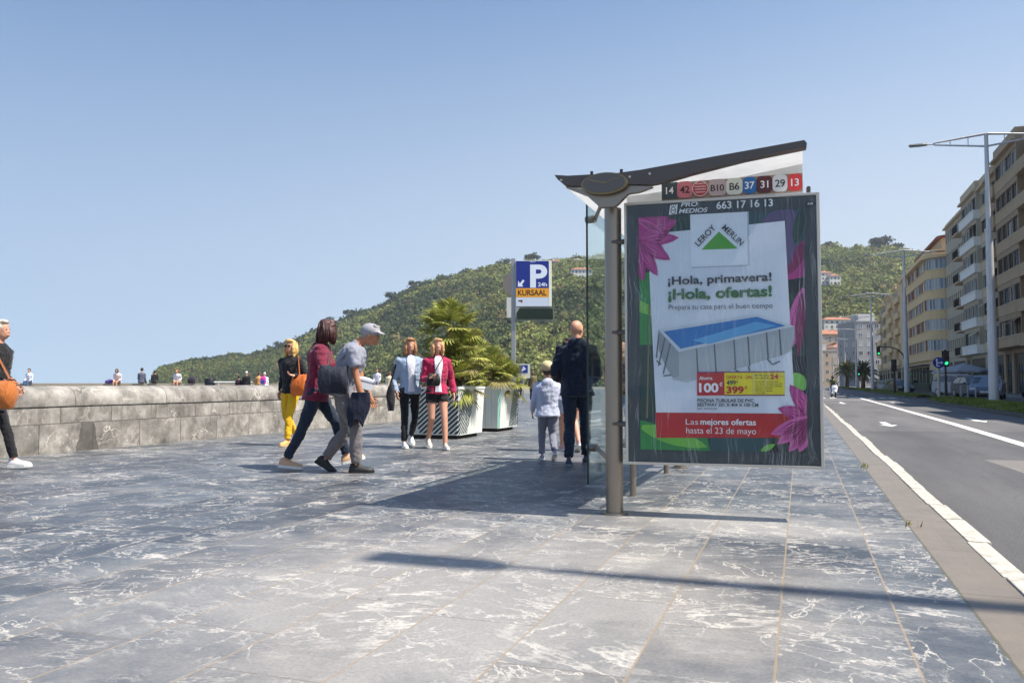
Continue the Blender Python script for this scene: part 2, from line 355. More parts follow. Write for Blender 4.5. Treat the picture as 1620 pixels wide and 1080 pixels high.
def foliage_mat(name, bump=True):
    t = NT(name); a = t.n('Attribute', {'attribute_name': 'Col'}).outputs['Color']
    n1 = t.noise(t.coord(), .6, 3); f = t.math('MULTIPLY_ADD', n1, .8, .6)
    colr = t.mix(1.0, a, t.n('CombineXYZ', None, X=f, Y=f, Z=f).outputs[0], 'MULTIPLY')
    t.P(Base_Color=colr, Roughness=.75); t.b.inputs['Specular IOR Level'].default_value = .2
    tl = t.n('BsdfTranslucent', None, Color=colr)
    mx = t.n('MixShader', None, **{'0': .25, '1': t.b.outputs[0], '2': tl.outputs[0]})
    t.t.links.new(mx.outputs[0], t.out.inputs['Surface']); return t.m

def cloth(name, col, rough=.85, var=.28):
    if name in MATS: return MATS[name]
    t = NT(name); c = t.coord()
    n = t.noise(t.mapping(c, (1,1,.5)), 9, 5, .6); f = t.math('MULTIPLY_ADD', n, 2*var, 1-var)
    t.P(Base_Color=t.mix(1.0, col, t.n('CombineXYZ', None, X=f, Y=f, Z=f).outputs[0], 'MULTIPLY'), Roughness=rough)
    t.b.inputs['Sheen Weight'].default_value = .15; t.b.inputs['Specular IOR Level'].default_value = .25
    t.bump(t.math('ADD', t.math('MULTIPLY', t.noise(t.mapping(c, (1,1,.35)), 16, 3), 1.0), t.math('MULTIPLY', t.noise(c, 300, 2), .1)), .9, .03)
    MATS[name] = t.m; return t.m
def vcol(me, cols):
    """per-face colours as a corner attribute"""
    at = me.color_attributes.new('Col', 'FLOAT_COLOR', 'CORNER')
    tot = np.empty(len(me.polygons), dtype=np.int32); me.polygons.foreach_get('loop_total', tot)
    at.data.foreach_set('color', np.repeat(np.asarray(cols, dtype=np.float32), tot, axis=0).ravel())

METAL = mat('brushed_steel', srgb(150,140,128), .38, .85, .12, 4, .1, 30)
DARKMET = mat('dark_anodised_metal', srgb(92,85,80), .5, .25, .2, 5, .1, 40)
ALU = mat('pale_aluminium', srgb(196,190,180), .4, .5, .1, 4, .05, 40)
BLACKPL = mat('black_plastic', srgb(28,28,30), .5, 0, .2, 6)
WHITEPAINT = mat('white_paint', srgb(214,212,206), .5, 0, .08, 3, .1, 30, grime=.35)
RUBBER = mat('rubber', srgb(26,26,27), .8)

# ---------------------------------------------------------------- ground, sea, road
def sheet(name, pts, z, m, kind='structure', thick=None):
    b = MB()
    if thick: b.prism(pts, lambda p: (p[0], p[1], z-thick), lambda p: (p[0], p[1], z))
    else: b.add([(x, y, z) for x, y in pts], [tuple(range(len(pts)))])
    return tag(b.build(name, m), kind=kind)
PAVE = pavement_mat(); ASPH = asphalt_mat(); PAINT = paint_mat()
t = NT('sea_water'); c = t.coord()
t.P(Base_Color=t.mix(t.noise(t.mapping(c, (.02,.02,1)), 1.0, 5), srgb(46,88,122), srgb(74,118,150)), Roughness=.35)
t.bump(t.noise(c, .25, 5), .4, .6); SEA = t.m
sheet('sea', [(-30000,-3000),(30000,-3000),(30000,30000),(-30000,30000)], -8, SEA)
EARTH = mat('town_ground', srgb(120,114,104), .9, 0, .25, .2)
sheet('ground', [(-17.5,-60),(260,-60),(260,900),(-90,900),(-90,150),(-17.5,60)], -.26, EARTH, thick=10)
sheet('pavement', [(-61,-20),(1.08,-20),(1.08,260),(-30,260),(-30,130),(-23,46),(-60.5,32.0)], 0, PAVE, thick=9)
sheet('road', [(1.08,-25),(6.55,-25),(6.75,45),(7.2,60),(8.0,150),(8.5,262),(1.08,262)], -.12, ASPH)
sheet('side_road', [(6.55,-25),(15.6,-25),(15.6,262),(8.5,262),(8.0,150),(7.2,60),(6.75,45)], -.124, ASPH)
sheet('far_pavement', [(15.6,-25),(24,-25),(24,262),(15.6,262)], .0, mat('grey_tiles', srgb(134,128,122), .8, 0, .2, 1.5), thick=.2)

# white kerb stones, slightly uneven, one sheet of short blocks
b = MB(); y = -6.0
while y < 38:
    L = random.uniform(.75, 1.1); j = random.uniform(-.03, .02)
    b.box(.975+j*.5, 1.10+j, y+random.uniform(.004,.02), y+L-.006, -.118, .006+random.uniform(0,.006)); y += L
KERBW = mat('white_kerb_paint', srgb(184,178,166), .8, 0, .2, 5, .6, 30, .01, grime=.8)
tag(b.build('kerb', KERBW, bevel=.008), kind='structure')
b = MB()
b.box(1.0, 1.085, 39, 260, -.118, .006)
tag(b.build('grey_kerb', mat('kerb_stone', srgb(150,144,134), .8)), kind='structure')

# painted markings: long lane line, arrows, stop bars
b = MB()
def strip(pts, w):
    for (x0, y0), (x1, y1) in zip(pts, pts[1:]):
        n = Vector((y1-y0, -(x1-x0))).normalized()*w/2
        b.add([(x0-n.x, y0-n.y, -.116), (x0+n.x, y0+n.y, -.116), (x1+n.x, y1+n.y, -.116), (x1-n.x, y1-n.y, -.116)], [(0,1,2,3)])
strip([(3.74,-10),(3.80,16.3),(3.95,25.3),(4.1,46),(4.2,72)], .24)
for y in (76, 88, 100, 112, 124, 136): strip([(4.3,y),(4.35,y+6)], .15)
def arrow(x, y, s=1.0, turn=0):
    # shaft then a head pointing back towards the camera, as in the photo
    b.add([(x-.09, y+2.2*s, -.116), (x+.09, y+2.2*s, -.116), (x+.09, y, -.116), (x-.09, y, -.116)], [(0,1,2,3)])
    b.add([(x-.24, y, -.116), (x+.24, y, -.116), (x, y-1.3*s, -.116)], [(0,1,2)])
    if turn:
        b.add([(x+.09, y+.9*s, -.116), (x+.09, y+1.5*s, -.116), (x+.62, y+.55*s, -.116), (x+.62, y+.05*s, -.116)], [(0,1,2,3)])
        b.add([(x+.5, y-.35*s, -.1155), (x+.95, y+.3*s, -.1155), (x+.62, y+1.0*s, -.1155)], [(0,1,2)])
arrow(2.2, 24.0, .75); arrow(5.0, 27.6, .85); arrow(2.2, 49, 1.2); arrow(5.0, 50, 1.2)
strip([(1.3,58.5),(3.9,58.5)], .4); strip([(4.4,61.5),(7.0,61.5)], .5); strip([(1.3,63.5),(3.9,63.5)], .35)
for x in (1.6,2.3,3.0,3.7,4.4,5.1,5.8,6.5): strip([(x,65.5),(x,69)], .4)
tag(b.build('road_markings', PAINT), kind='structure')

# ---------------------------------------------------------------- grass medians
GRASS = foliage_mat('grass_blades')
SOIL = mat('turf_soil', srgb(66,72,36), .95, 0, .3, 2, .5, 20, .03)
KERBD = mat('dark_kerb', srgb(96,92,86), .85, 0, .2, 2)
def median(pts, seed):
    rng = random.Random(seed)
    b = MB(); b.prism(pts, lambda p: (p[0], p[1], -.122), lambda p: (p[0], p[1], .0)); tag(b.build('median_kerb', KERBD, bevel=.02), kind='structure')
    cx = sum(p[0] for p in pts)/len(pts)
    inner = [(p[0]+(.13 if p[0] < cx else -.13), p[1]) for p in pts]
    ys = [p[1] for p in inner]; y0, y1 = min(ys)+.25, max(ys)-.25
    def xr(y):
        xs = []
        for (xa, ya), (xb, yb) in zip(inner, inner[1:]+inner[:1]):
            if (ya-y)*(yb-y) <= 0 and ya != yb: xs.append(xa+(xb-xa)*(y-ya)/(yb-ya))
        return (min(xs), max(xs)) if len(xs) > 1 else (cx-.01, cx+.01)
    n = int((y1-y0)/.8); rows = []
    for i in range(n+1):
        y = y0+(y1-y0)*i/n; xa, xb = xr(y)
        rows.append([(xa+(xb-xa)*k/6, y, .006+.12*math.sin(math.pi*k/6)**.5+.03*mnoise.noise((k, y, seed))*(0 < k < 6)) for k in range(7)])
    b = MB(); b.ring_loft(rows, cap=False, closed=False); tag(b.build('turf', SOIL, smooth=True, angle=None), kind='structure')
    b = MB(); cols = []
    N = int((y1-y0)*240*min(1, 30/max(y0, 20)))
    for _ in range(N):
        y = rng.uniform(y0, y1); xa, xb = xr(y); x = rng.uniform(xa, xb); k = (x-xa)/max(xb-xa, .01)
        z = .0+.12*math.sin(math.pi*k)**.5
        h = rng.uniform(.06, .17); w = rng.uniform(.02, .045); a = rng.uniform(0, 6.28); dx, dy = math.cos(a)*w, math.sin(a)*w
        lx, ly = rng.uniform(-.06,.06), rng.uniform(-.06,.06)
        b.add([(x-dx, y-dy, z), (x+dx, y+dy, z), (x+lx, y+ly, z+h)], [(0,1,2)])
        g = mnoise.noise((x*.8, y*.5, 3)); c0 = Vector((.13,.17,.03)).lerp(Vector((.24,.27,.06)), max(0, min(1, .5+g+rng.uniform(-.3,.3)))); cols.append((*c0, 1))
    o = b.build('grass', GRASS); vcol(o.data, cols); tag(o, kind='stuff')
median([(6.55,14),(9.5,14),(9.5,53),(8.6,55.2),(7.5,55.0),(6.95,53)], 1)
median([(7.3,67),(7.9,65.4),(8.9,65.4),(9.6,67),(10.2,150),(8.0,150)], 2)
median([(8.1,160),(10.2,160),(10.4,240),(8.6,240)], 3)

# ---------------------------------------------------------------- near promenade wall and far parapet
WALLM = wall_stone_mat()
wall = None
prof = [(0,0),(0,.66),(-.012,.665),(-.018,.70),(-.008,.80),(.03,.88),(.12,.935),(.26,.958),(.46,.958),(.56,.93),(.60,.86),(.60,0)]
stones = [(6.0, 8.62), (8.62, 24.0)]
wb = MB()
for y0, y1 in [(-4.0, 24.0)]:
    k = max(2, int((y1-y0)/.4)); off = 0
    rings = []
    for i in range(k+1):
        y = y0+(y1-y0)*i/k
        rings.append([(-10.08-off*.3+(-x)*1.0+.006*mnoise.noise((x*7, y*2, 1)), y, z+.006*mnoise.noise((z*5, y*1.5, 9))) for x, z in prof])
    wb.ring_loft(rings)
wall = wb.build('promenade_wall', WALLM, smooth=True, angle=35)
tag(wall, 'long low grey stone wall with rounded coping and a dark damp stain beside the paving', 'wall')
CONC = mat('weathered_concrete', srgb(182,168,146), .85, 0, .2, 1.2, .3, 12, .01)
pb = MB(); a = Vector((-62.0, 31.3)); e = Vector((-23.0, 45.19)); d = (e-a).normalized(); n_ = Vector((-d.y, d.x))
def pp(t_, s_, z): q = a+d*t_+n_*s_; return (q.x, q.y, z)
Lp = (e-a).length
for s0, s1, z0, z1 in ((.0,.55,.002,.86),(-.06,.62,.86,1.0)):
    pb.add([pp(0,s0,z0),pp(Lp,s0,z0),pp(Lp,s1,z0),pp(0,s1,z0),pp(0,s0,z1),pp(Lp,s0,z1),pp(Lp,s1,z1),pp(0,s1,z1)],
           [(0,3,2,1),(4,5,6,7),(0,1,5,4),(1,2,6,5),(2,3,7,6),(3,0,4,7)])
tag(pb.build('sea_parapet', CONC), 'pale beige sea parapet that people sit on beyond the grey wall', 'parapet')
def parapet(t_): q = a+d*t_; return q          # point on the promenade edge of the parapet

# white handrail and bin by the parapet
rail = thing('handrail', 'short white handrail beside the dark litter bin at the parapet', 'railing', (-33.2, 41.0, 0), math.atan2(d.y, d.x))
b = MB(); b.tube([(-.9,0,1.06),(1.6,0,1.06)], .05, 8); b.build('rail', WHITEPAINT, rail)
for x in (-.5, .55, 1.5):
    b = MB(); b.tube([(x,0,0),(x,0,1.03)], .045, 8); b.build('post', WHITEPAINT, rail)
bn = thing('litter_bin', 'dark round litter bin standing at the parapet left of the white handrail', 'litter bin', (-34.25, 40.75, 0))
b = MB(); b.lathe([(.24,0),(.27,.05),(.30,.95),(.33,1.0),(.33,1.12),(.27,1.18)], 20); b.build('bin_body', mat('dark_bin', srgb(38,44,56), .5), bn, smooth=True)
b = MB(); b.lathe([(.30,1.16),(.34,1.2),(.31,1.29),(.12,1.34)], 20); b.build('lid', BLACKPL, bn, smooth=True)
b = MB(); b.box(.02,.16,-.335,-.30,.5,.78); b.build('notice', WHITEPAINT, bn)

# ---------------------------------------------------------------- hill: terrain + woods
CY, CSN = math.cos(R(19.6)), math.sin(R(19.6))
def world(az, dep):                                   # az = tangent off the view axis, dep = metres ahead
    lat = az*dep; return (lat*CY-dep*CSN, lat*CSN+dep*CY)
SKY_U = [150,240,246,255,277,302,334,350,376,393,413,428,445,462,482,500,519,549,568,590,610,640,655,673,695,714,738,773,794,838,881,908,929,1000,1100,1200,1302,1340,1380,1425,1468,1560,1700,1900]
SKY_V = [612,604,582,573,569,564,560,556,552,555,550,545,538,532,529,520,512,498,490,487,476,455,449,443,436,432,425,419,418,410,408,404,402,398,394,390,387,387,386,389,397,410,425,440]
D0 = ([150,420,520,640,760,950,1150,1300,1450,1900], [640,600,520,430,330,300,330,400,330,300])
DR = ([150,420,640,900,1300,1900], [690,760,800,760,820,780])
def hill(u, k):
    """k 0 = foot, 1 = ridge, up to 1.4 behind"""
    d0, dr = np.interp(u, *D0), np.interp(u, *DR)
    vs = np.interp(u, SKY_U, SKY_V); az = (u-810)/1280
    dep = d0+(dr-d0)*k
    zr = 1+(606-vs)/1280*dr - 6.0
    zf = -2.0
    kk = np.clip(k, 0, 1)
    z = zf+(zr-zf)*(kk**.92) - np.maximum(k-1, 0)*np.maximum(zr, 0)*1.6
    return az, dep, z
us = np.linspace(150, 1900, 240); ks = np.concatenate([np.linspace(0, 1, 40), np.linspace(1.05, 1.5, 6)])
hb = MB(); rows = []
def hz(u, k):
    az, dep, z = hill(u, k); x, y = world(az, dep)
    w = math.sin(math.pi*min(1, max(0, k)))
    z += w*(9*mnoise.noise((x*.012, y*.012, 2))+4*mnoise.noise((x*.04, y*.04, 5))) * min(1, max(0.0, (z+2)/25))
    return (x, y, z)
for k in ks: rows.append([hz(u, k) for u in us])
hb.ring_loft(rows, cap=False, closed=False)
t = NT('hillside'); c = t.coord(); n1 = t.noise(t.mapping(c, (.03,.03,.03)), 1, 7, .65)
t.P(Base_Color=t.ramp(n1, [(.3, (.06,.075,.025,1)), (.5, (.10,.115,.04,1)), (.62, (.17,.165,.07,1)), (.72, (.26,.22,.13,1))]), Roughness=.95)
HILLM = t.m
tag(hb.build('hill', HILLM, smooth=True, angle=None), kind='structure')

def crown_batch(centers, radii, cols, nq, seed):
    """leaf clumps: nq small quads spread over each crown, returned as arrays"""
    rng = np.random.RandomState(seed); N = len(centers)
    C = np.repeat(centers, nq, axis=0); Rr = np.repeat(radii, nq, axis=0); K = np.repeat(cols, nq, axis=0)
    M = N*nq
    dirv = rng.normal(size=(M,3)); dirv /= np.linalg.norm(dirv, axis=1, keepdims=True); dirv[:,2] = np.where(dirv[:,2] < -.35, -dirv[:,2], dirv[:,2])
    rad = rng.uniform(.55, 1.08, (M,1))
    lob = 1+.28*np.sin(dirv[:,:1]*5+C[:,:1])*np.sin(dirv[:,1:2]*5+C[:,1:2])*1.0
    pos = C+dirv*rad*lob*Rr
    nrm = dirv+rng.normal(size=(M,3))*.55; nrm /= np.linalg.norm(nrm, axis=1, keepdims=True)
    tv = np.cross(nrm, rng.normal(size=(M,3))); tv /= np.linalg.norm(tv, axis=1, keepdims=True); bv = np.cross(nrm, tv)
    s = (Rr[:,:1]*rng.uniform(.10,.24,(M,1)))
    q = np.stack([pos-tv*s-bv*s*.7, pos+tv*s-bv*s*.6, pos+tv*s*.7+bv*s, pos-tv*s*.8+bv*s*.8], axis=1)
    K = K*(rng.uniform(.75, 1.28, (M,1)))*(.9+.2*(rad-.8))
    return q.reshape(-1,3), K
def quads_obj(name, V, K, m, parent=None):
    n = len(K); me = bpy.data.meshes.new(name)
    me.vertices.add(4*n); me.vertices.foreach_set('co', V.astype(np.float32).ravel())
    me.loops.add(4*n); me.loops.foreach_set('vertex_index', np.arange(4*n, dtype=np.int32))
    me.polygons.add(n); me.polygons.foreach_set('loop_start', np.arange(0, 4*n, 4, dtype=np.int32))
    me.update(calc_edges=True); me.materials.append(m)
    vcol(me, np.concatenate([K, np.ones((n,1))], axis=1)); return link(name, me, parent)
LEAF = foliage_mat('leaf_clumps')
rng = random.Random(4); cs, rs, ks_ = [], [], []
PAL = [Vector((p[0]*1.38,p[1]*1.38,p[2]*1.2)) for p in ((.055,.075,.03),(.085,.105,.035),(.13,.15,.045),(.17,.175,.055),(.15,.125,.06),(.04,.058,.032))]
for i in range(17000):
    u = rng.uniform(235, 1800); k = rng.uniform(-.02, 1.0)**.85 if i > 2500 else rng.uniform(.9, 1.03)
    k = max(0, k if isinstance(k, float) else 0)
    x, y, z = hz(u, k)
    if z < -1 and u < 500: continue
    g = mnoise.noise((x*.012+5, y*.012, z*.02)); g2 = mnoise.noise((x*.05, y*.05, 7)); g3 = mnoise.noise((x*.03+9, y*.03, z*.03))
    scrub = u < 470
    if g3 > .42 and not scrub and rng.random() < .8: continue          # clearings
    r = rng.uniform(2.0, 4.8)*(.62 if scrub else 1)*(1+.25*g2)
    if k > .9 and g2 > .05: r *= 1.2
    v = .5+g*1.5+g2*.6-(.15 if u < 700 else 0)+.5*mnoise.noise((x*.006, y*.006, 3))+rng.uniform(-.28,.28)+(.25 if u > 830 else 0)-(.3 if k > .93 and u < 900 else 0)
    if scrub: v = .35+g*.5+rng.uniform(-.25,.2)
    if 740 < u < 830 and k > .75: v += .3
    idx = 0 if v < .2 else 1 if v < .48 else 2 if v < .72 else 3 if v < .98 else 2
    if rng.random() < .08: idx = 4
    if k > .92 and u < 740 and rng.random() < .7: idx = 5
    col = PAL[idx]*rng.uniform(.8, 1.2)
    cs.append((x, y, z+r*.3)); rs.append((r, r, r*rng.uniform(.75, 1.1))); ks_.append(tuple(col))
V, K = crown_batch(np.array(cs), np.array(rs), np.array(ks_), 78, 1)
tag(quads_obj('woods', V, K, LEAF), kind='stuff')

# trees that stand out on the skyline
BARK = mat('bark', srgb(84,70,56), .9, 0, .3, 3, .5, 12, .03)
def tree(label, u, k, h, rx, rz_, lobes, cols, group='trees on the ridge', name='pine_tree', nq=190, seed=0):
    x, y, z = hz(u, k); rng = random.Random(seed+int(u))
    o = thing(name, label, 'tree', (x, y, z-1), 0, group)
    b = MB(); b.tube([(0,0,0),(rng.uniform(-.3,.3),0,h*.5),(rng.uniform(-.4,.4),.2,h*.85)], [h*.035, h*.025, h*.012], 8)
    for i in range(4):
        aa = i*1.6; b.tube([(0,0,h*.5+i*.3),(math.cos(aa)*rx*.6, math.sin(aa)*rx*.6, h*.8)], [h*.014, h*.005], 6)
    b.build('trunk', BARK, o)
    C, Rr, Kk = [], [], []
    for i in range(lobes):
        aa = rng.uniform(0, 6.28); rr = rx*math.sqrt(rng.random())*.75
        C.append((math.cos(aa)*rr, math.sin(aa)*rr, h-rz_*.6+rng.uniform(-.5,.5)*rz_*(1-.5*rr/rx))); s_ = rng.uniform(.32,.5)
        Rr.append((rx*s_, rx*s_, rz_*s_)); Kk.append(tuple(Vector(cols)*rng.uniform(.8, 1.25)))
    V, K = crown_batch(np.array(C), np.array(Rr), np.array(Kk), nq//4, seed+3)
    quads_obj('crown', V, K, LEAF, o)
PG = (.045,.062,.032)
tree('broad domed dark pine on the ridge above the cream flats', 1397, 1.0, 15, 12, 8, 22, PG, None)
tree('lower dark pine on the ridge right of the broad domed pine', 1424, 1.0, 10, 7, 5, 12, PG, None, seed=1)
tree('small lone round tree on the left slope, left of a pair', 425, 1.0, 7, 3, 4, 8, PG, None, seed=2)
tree('small lone round tree on the left slope, right of a pair', 437, 1.0, 8, 4, 4, 9, PG, None, seed=3)
tree('dark pine on the skyline above the maroon jacket', 521, 1.0, 13, 5, 6, 10, PG, None, seed=4)
tree('wide dark pine on the skyline left of the grey cap', 552, 1.0, 11, 6, 5, 14, PG, None, seed=5)
tree('tall dark pine on the skyline right of the grey cap', 618, 1.0, 12, 6, 6, 14, PG, None, seed=6)
tree('dark pine on the ridge above the big fan palm', 656, 1.0, 10, 7, 5, 14, PG, None, seed=7)
tree('round green tree on the ridge left of the parking sign', 797, 1.0, 12, 8, 7, 14, (.06,.085,.035), None, seed=8)
tree('flat topped dark tree on the ridge above the parking sign', 843, 1.0, 13, 8, 6, 14, PG, None, seed=9)
tree('flat dark pine on the ridge beside the right edge of the advert', 1312, 1.0, 11, 8, 5, 14, PG, None, seed=10)

# ---------------------------------------------------------------- lettering helper
def text_mesh(s, w=None, h=None, bold=0.0, align='LEFT', space=1.0, shear=0):
    cu = bpy.data.curves.new('lettering', 'FONT'); cu.body = s; cu.size = 1; cu.offset = bold; cu.space_character = space; cu.shear = shear
    cu.resolution_u = 5
    o = bpy.data.objects.new('lettering', cu); COL.objects.link(o)
    dg = bpy.context.evaluated_depsgraph_get(); dg.update()
    me = bpy.data.meshes.new_from_object(o.evaluated_get(dg)); bpy.data.objects.remove(o); bpy.data.curves.remove(cu)
    n = len(me.vertices); co = np.empty(n*3, dtype=np.float32); me.vertices.foreach_get('co', co); co = co.reshape(-1,3)
    mn, mx = co.min(0), co.max(0); co -= [mn[0], 0, 0]
    W0 = mx[0]-mn[0]
    sx = w/W0 if w else h/.73; sy = h/.73 if h else sx
    if w and not h: sy = sx
    co[:,0] *= sx; co[:,1] *= sy
    fs = [tuple(p.vertices) for p in me.polygons]; bpy.data.meshes.remove(me)
    return co, fs
def put_text(b, s, x, z, y, w=None, h=None, bold=.0, mi=0, ang=0, shear=0, space=1.0, align='L'):
    """lettering lying in the local x-z plane at depth y (front is -y); z is the baseline, h the cap height"""
    co, fs = text_mesh(s, w, h, bold, shear=shear, space=space)
    if align == 'C': co[:,0] -= co[:,0].max()/2
    ca, sa = math.cos(ang), math.sin(ang)
    b.add([(x+p[0]*ca-p[1]*sa, y, z+p[0]*sa+p[1]*ca) for p in co], fs, mi)

# ---------------------------------------------------------------- bus shelter
SH = thing('bus_shelter', 'bus shelter with steel pole, slanting dark roof arm and a big lit-less advert panel for a swimming pool', 'bus shelter', (-1.36, 6.17, 0))
SH['label'] = 'steel bus shelter with slanting white roof, route numbers and a large pool advert panel'
def loc(x, y, z): return (x+1.36, y-6.17, z)
# posts
for y in (6.17, 9.75):
    b = MB(); b.tube([loc(-1.36,y,.0), loc(-1.36,y,2.36)], .066, 28, cap=True); b.tube([loc(-1.36,y,.0), loc(-1.36,y,.012)], .10, 24)
    b.build('post', METAL, SH, smooth=True)
# roof arm: flat side profile, thick along the street
def arm(y, th, name):
    top = [(-1.77,2.612),(-1.66,2.596),(-1.53,2.592),(-1.29,2.583),(-1.10,2.592),(.055,2.70)]
    bot = [(.072,2.675),(.065,2.650),(-.35,2.600),(-.72,2.535),(-.92,2.492),(-1.05,2.478),(-1.18,2.492),(-1.32,2.50),(-1.48,2.50),(-1.60,2.515),(-1.69,2.525),(-1.745,2.575)]
    b = MB(); b.prism(top+bot, lambda p: loc(p[0], y, p[1]), lambda p: loc(p[0], y+th, p[1]))
    o = b.build(name, DARKMET, SH, bevel=.006)
    # cast bracket under it, necking down to the post
    pol = [(-1.69,2.515),(-1.60,2.498),(-1.48,2.482),(-1.2,2.482),(-1.03,2.466),(-1.01,2.462),(-1.12,2.430),(-1.20,2.425),(-1.27,2.36),(-1.30,2.335),(-1.42,2.335),(-1.44,2.36),(-1.52,2.435)]
    b = MB(); b.prism(pol, lambda p: loc(p[0], y+.018, p[1]), lambda p: loc(p[0], y+th-.018, p[1]))
    b.build('bracket', METAL, SH, bevel=.008)
    b = MB(); rim = [(-1.37+.178*math.cos(q), 2.505+.082*math.sin(q)) for q in [2*math.pi*i/40 for i in range(40)]]
    b.prism(rim, lambda p: loc(p[0], y-.035, p[1]), lambda p: loc(p[0], y-.001, p[1]))
    inn = [(-1.37+.162*math.cos(q), 2.507+.073*math.sin(q)) for q in [2*math.pi*i/40 for i in range(40)]]
    b.prism(inn, lambda p: loc(p[0], y-.042, p[1]), lambda p: loc(p[0], y-.034, p[1]), 1)
    for q in (.5, 2.6): b.tube([loc(-1.37, y-.044, 2.505), loc(-1.37+.14*math.cos(q), y-.044, 2.507+.062*math.sin(q))], .003, 6, 2)
    b.tube([loc(-1.37, y-.05, 2.507), loc(-1.37, y-.04, 2.507)], .008, 10, 2)
    b.build('node_cap', [mat('worn_brass_rim', srgb(140,124,92), .4, .6), mat('node_grey', srgb(104,100,96), .5, .3), mat('faded_tape', srgb(120,114,88), .6)], SH, bevel=.002)
    for x, z in ((-1.715,2.565),(-1.18,2.545),(-1.03,2.555)):
        b = MB(); b.tube([loc(x,y-.008,z), loc(x,y+.002,z)], .009, 10); b.build('bolt', ALU, SH)
    for x, z in ((-1.48,2.598),(-1.25,2.594)):
        b = MB(); b.tube([loc(x,y+.03,z-.01), loc(x,y+.03,z+.022)], .012, 8); b.build('bolt', BLACKPL, SH)
arm(5.95, .09, 'roof_arm'); arm(9.70, .09, 'roof_arm')
b = MB(); b.tube([loc(.082,6.40,2.46), loc(.082,9.7,2.46)], .016, 10); b.build('tie_bar', DARKMET, SH)
# translucent roof sheet
t = NT('opal_roof_sheet'); n1 = t.noise(t.coord(), 5, 6, .7)
cl = t.ramp(n1, [(.3, (.84,.84,.83,1)), (.7, (.93,.93,.92,1))])
df = t.n('BsdfDiffuse', None, Color=cl); tl = t.n('BsdfTranslucent', None, Color=cl)
t.t.links.new(t.n('MixShader', None, **{'0': .55, '1': df.outputs[0], '2': tl.outputs[0]}).outputs[0], t.out.inputs['Surface'])
OPAL = t.m
b = MB(); sec = [(-1.72,2.545),(-1.60,2.528),(-1.37,2.518),(-1.15,2.53),(-.7,2.563),(.045,2.668)]
sec2 = [(x, z+.012) for x, z in reversed(sec)]
b.prism(sec+sec2, lambda p: loc(p[0], 6.045, p[1]), lambda p: loc(p[0], 10.06, p[1])); b.build('roof_sheet', OPAL, SH)
# curved white fascia below the right end of the roof, seen behind the arm
b = MB(); sec = [(-1.27,2.40),(-1.02,2.425),(-.6,2.452),(.045,2.492)]
b.prism([(-1.30,2.36),(-1.05,2.36),(.045,2.36),(.045,2.655),(-.7,2.55),(-1.15,2.517),(-1.30,2.512)], lambda p: loc(p[0], 6.42, p[1]), lambda p: loc(p[0], 6.432, p[1])); b.build('gable_sheet', OPAL, SH)
# side glass along the back
SG = glass('shelter_glass', (.88,.95,.94,1), .035, .0, 6, .06)
for y0, y1 in ((7.09,8.36),(8.39,9.66)):
    b = MB(); b.box(-1.805+1.36, -1.795+1.36, y0-6.17, y1-6.17, .10, 2.63); b.build('glass_pane', SG, SH)
    b = MB(); b.box(-1.808+1.36, -1.792+1.36, y0-.014-6.17, y0-.001-6.17, .10, 2.63); b.build('glass_edge', mat('dark_glass_edge', srgb(24,46,46), .3), SH)
for z in (.42, 2.50):
    b = MB(); b.tube([loc(-1.42,6.2,z), loc(-1.74,7.16,z)], .018, 8); b.tube([loc(-1.83,7.19,z), loc(-1.74,7.16,z)], .035, 12); b.build('clamp', METAL, SH, smooth=True)
b = MB(); b.box(-1.812+1.36, -1.788+1.36, 7.085-6.17, 9.66-6.17, 2.632, 2.665); b.build('head_rail', DARKMET, SH)
# bench inside the shelter
b = MB()
for i in range(3): b.box(-1.60+i*.13+1.36, -1.49+i*.13+1.36, 7.0-6.17, 9.3-6.17, .44, .465)
b.build('bench_seat', METAL, SH, bevel=.005)
for y in (7.2, 9.1):
    b = MB(); b.tube([loc(-1.42,y,0), loc(-1.42,y,.44)], .03, 10); b.build('bench_leg', METAL, SH)

# advert panel, local x along the panel, z up, front face towards -y
PAN = thing('advert_panel', None, None); del_keys = [k for k in ('label','category') if k in PAN]
for k in del_keys: del PAN[k]
pang = math.atan2(6.22-6.10, .153+1.255)
bpy.data.objects.remove(PAN)
MPAN = Matrix.Translation(Vector(loc(-1.255, 6.10, .39))) @ Matrix.Rotation(pang, 4, 'Z')
def pbuild(b, name, mats, parent, **kw):
    b.v = [tuple(MPAN @ Vector(p)) for p in b.v]; return b.build(name, mats, parent, **kw)
PW, PH = 1.413, 1.993
GREYF = mat('panel_grey_print', srgb(92,98,102), .35, 0, .05, 3, .02)
b = MB(); b.box(.004, PW-.004, .012, .16, .004, PH-.004)
body = pbuild(b, 'advert_panel', mat('panel_body', srgb(112,112,110), .45, .3), SH)
b = MB()
for x0, x1, z0, z1 in ((0,.018,0,PH),(PW-.024,PW,0,PH),(.018,PW-.024,0,.018),(.018,PW-.024,PH-.02,PH)): b.box(x0, x1, -.012, .165, z0, z1)
pbuild(b, 'frame', ALU, body, bevel=.003)
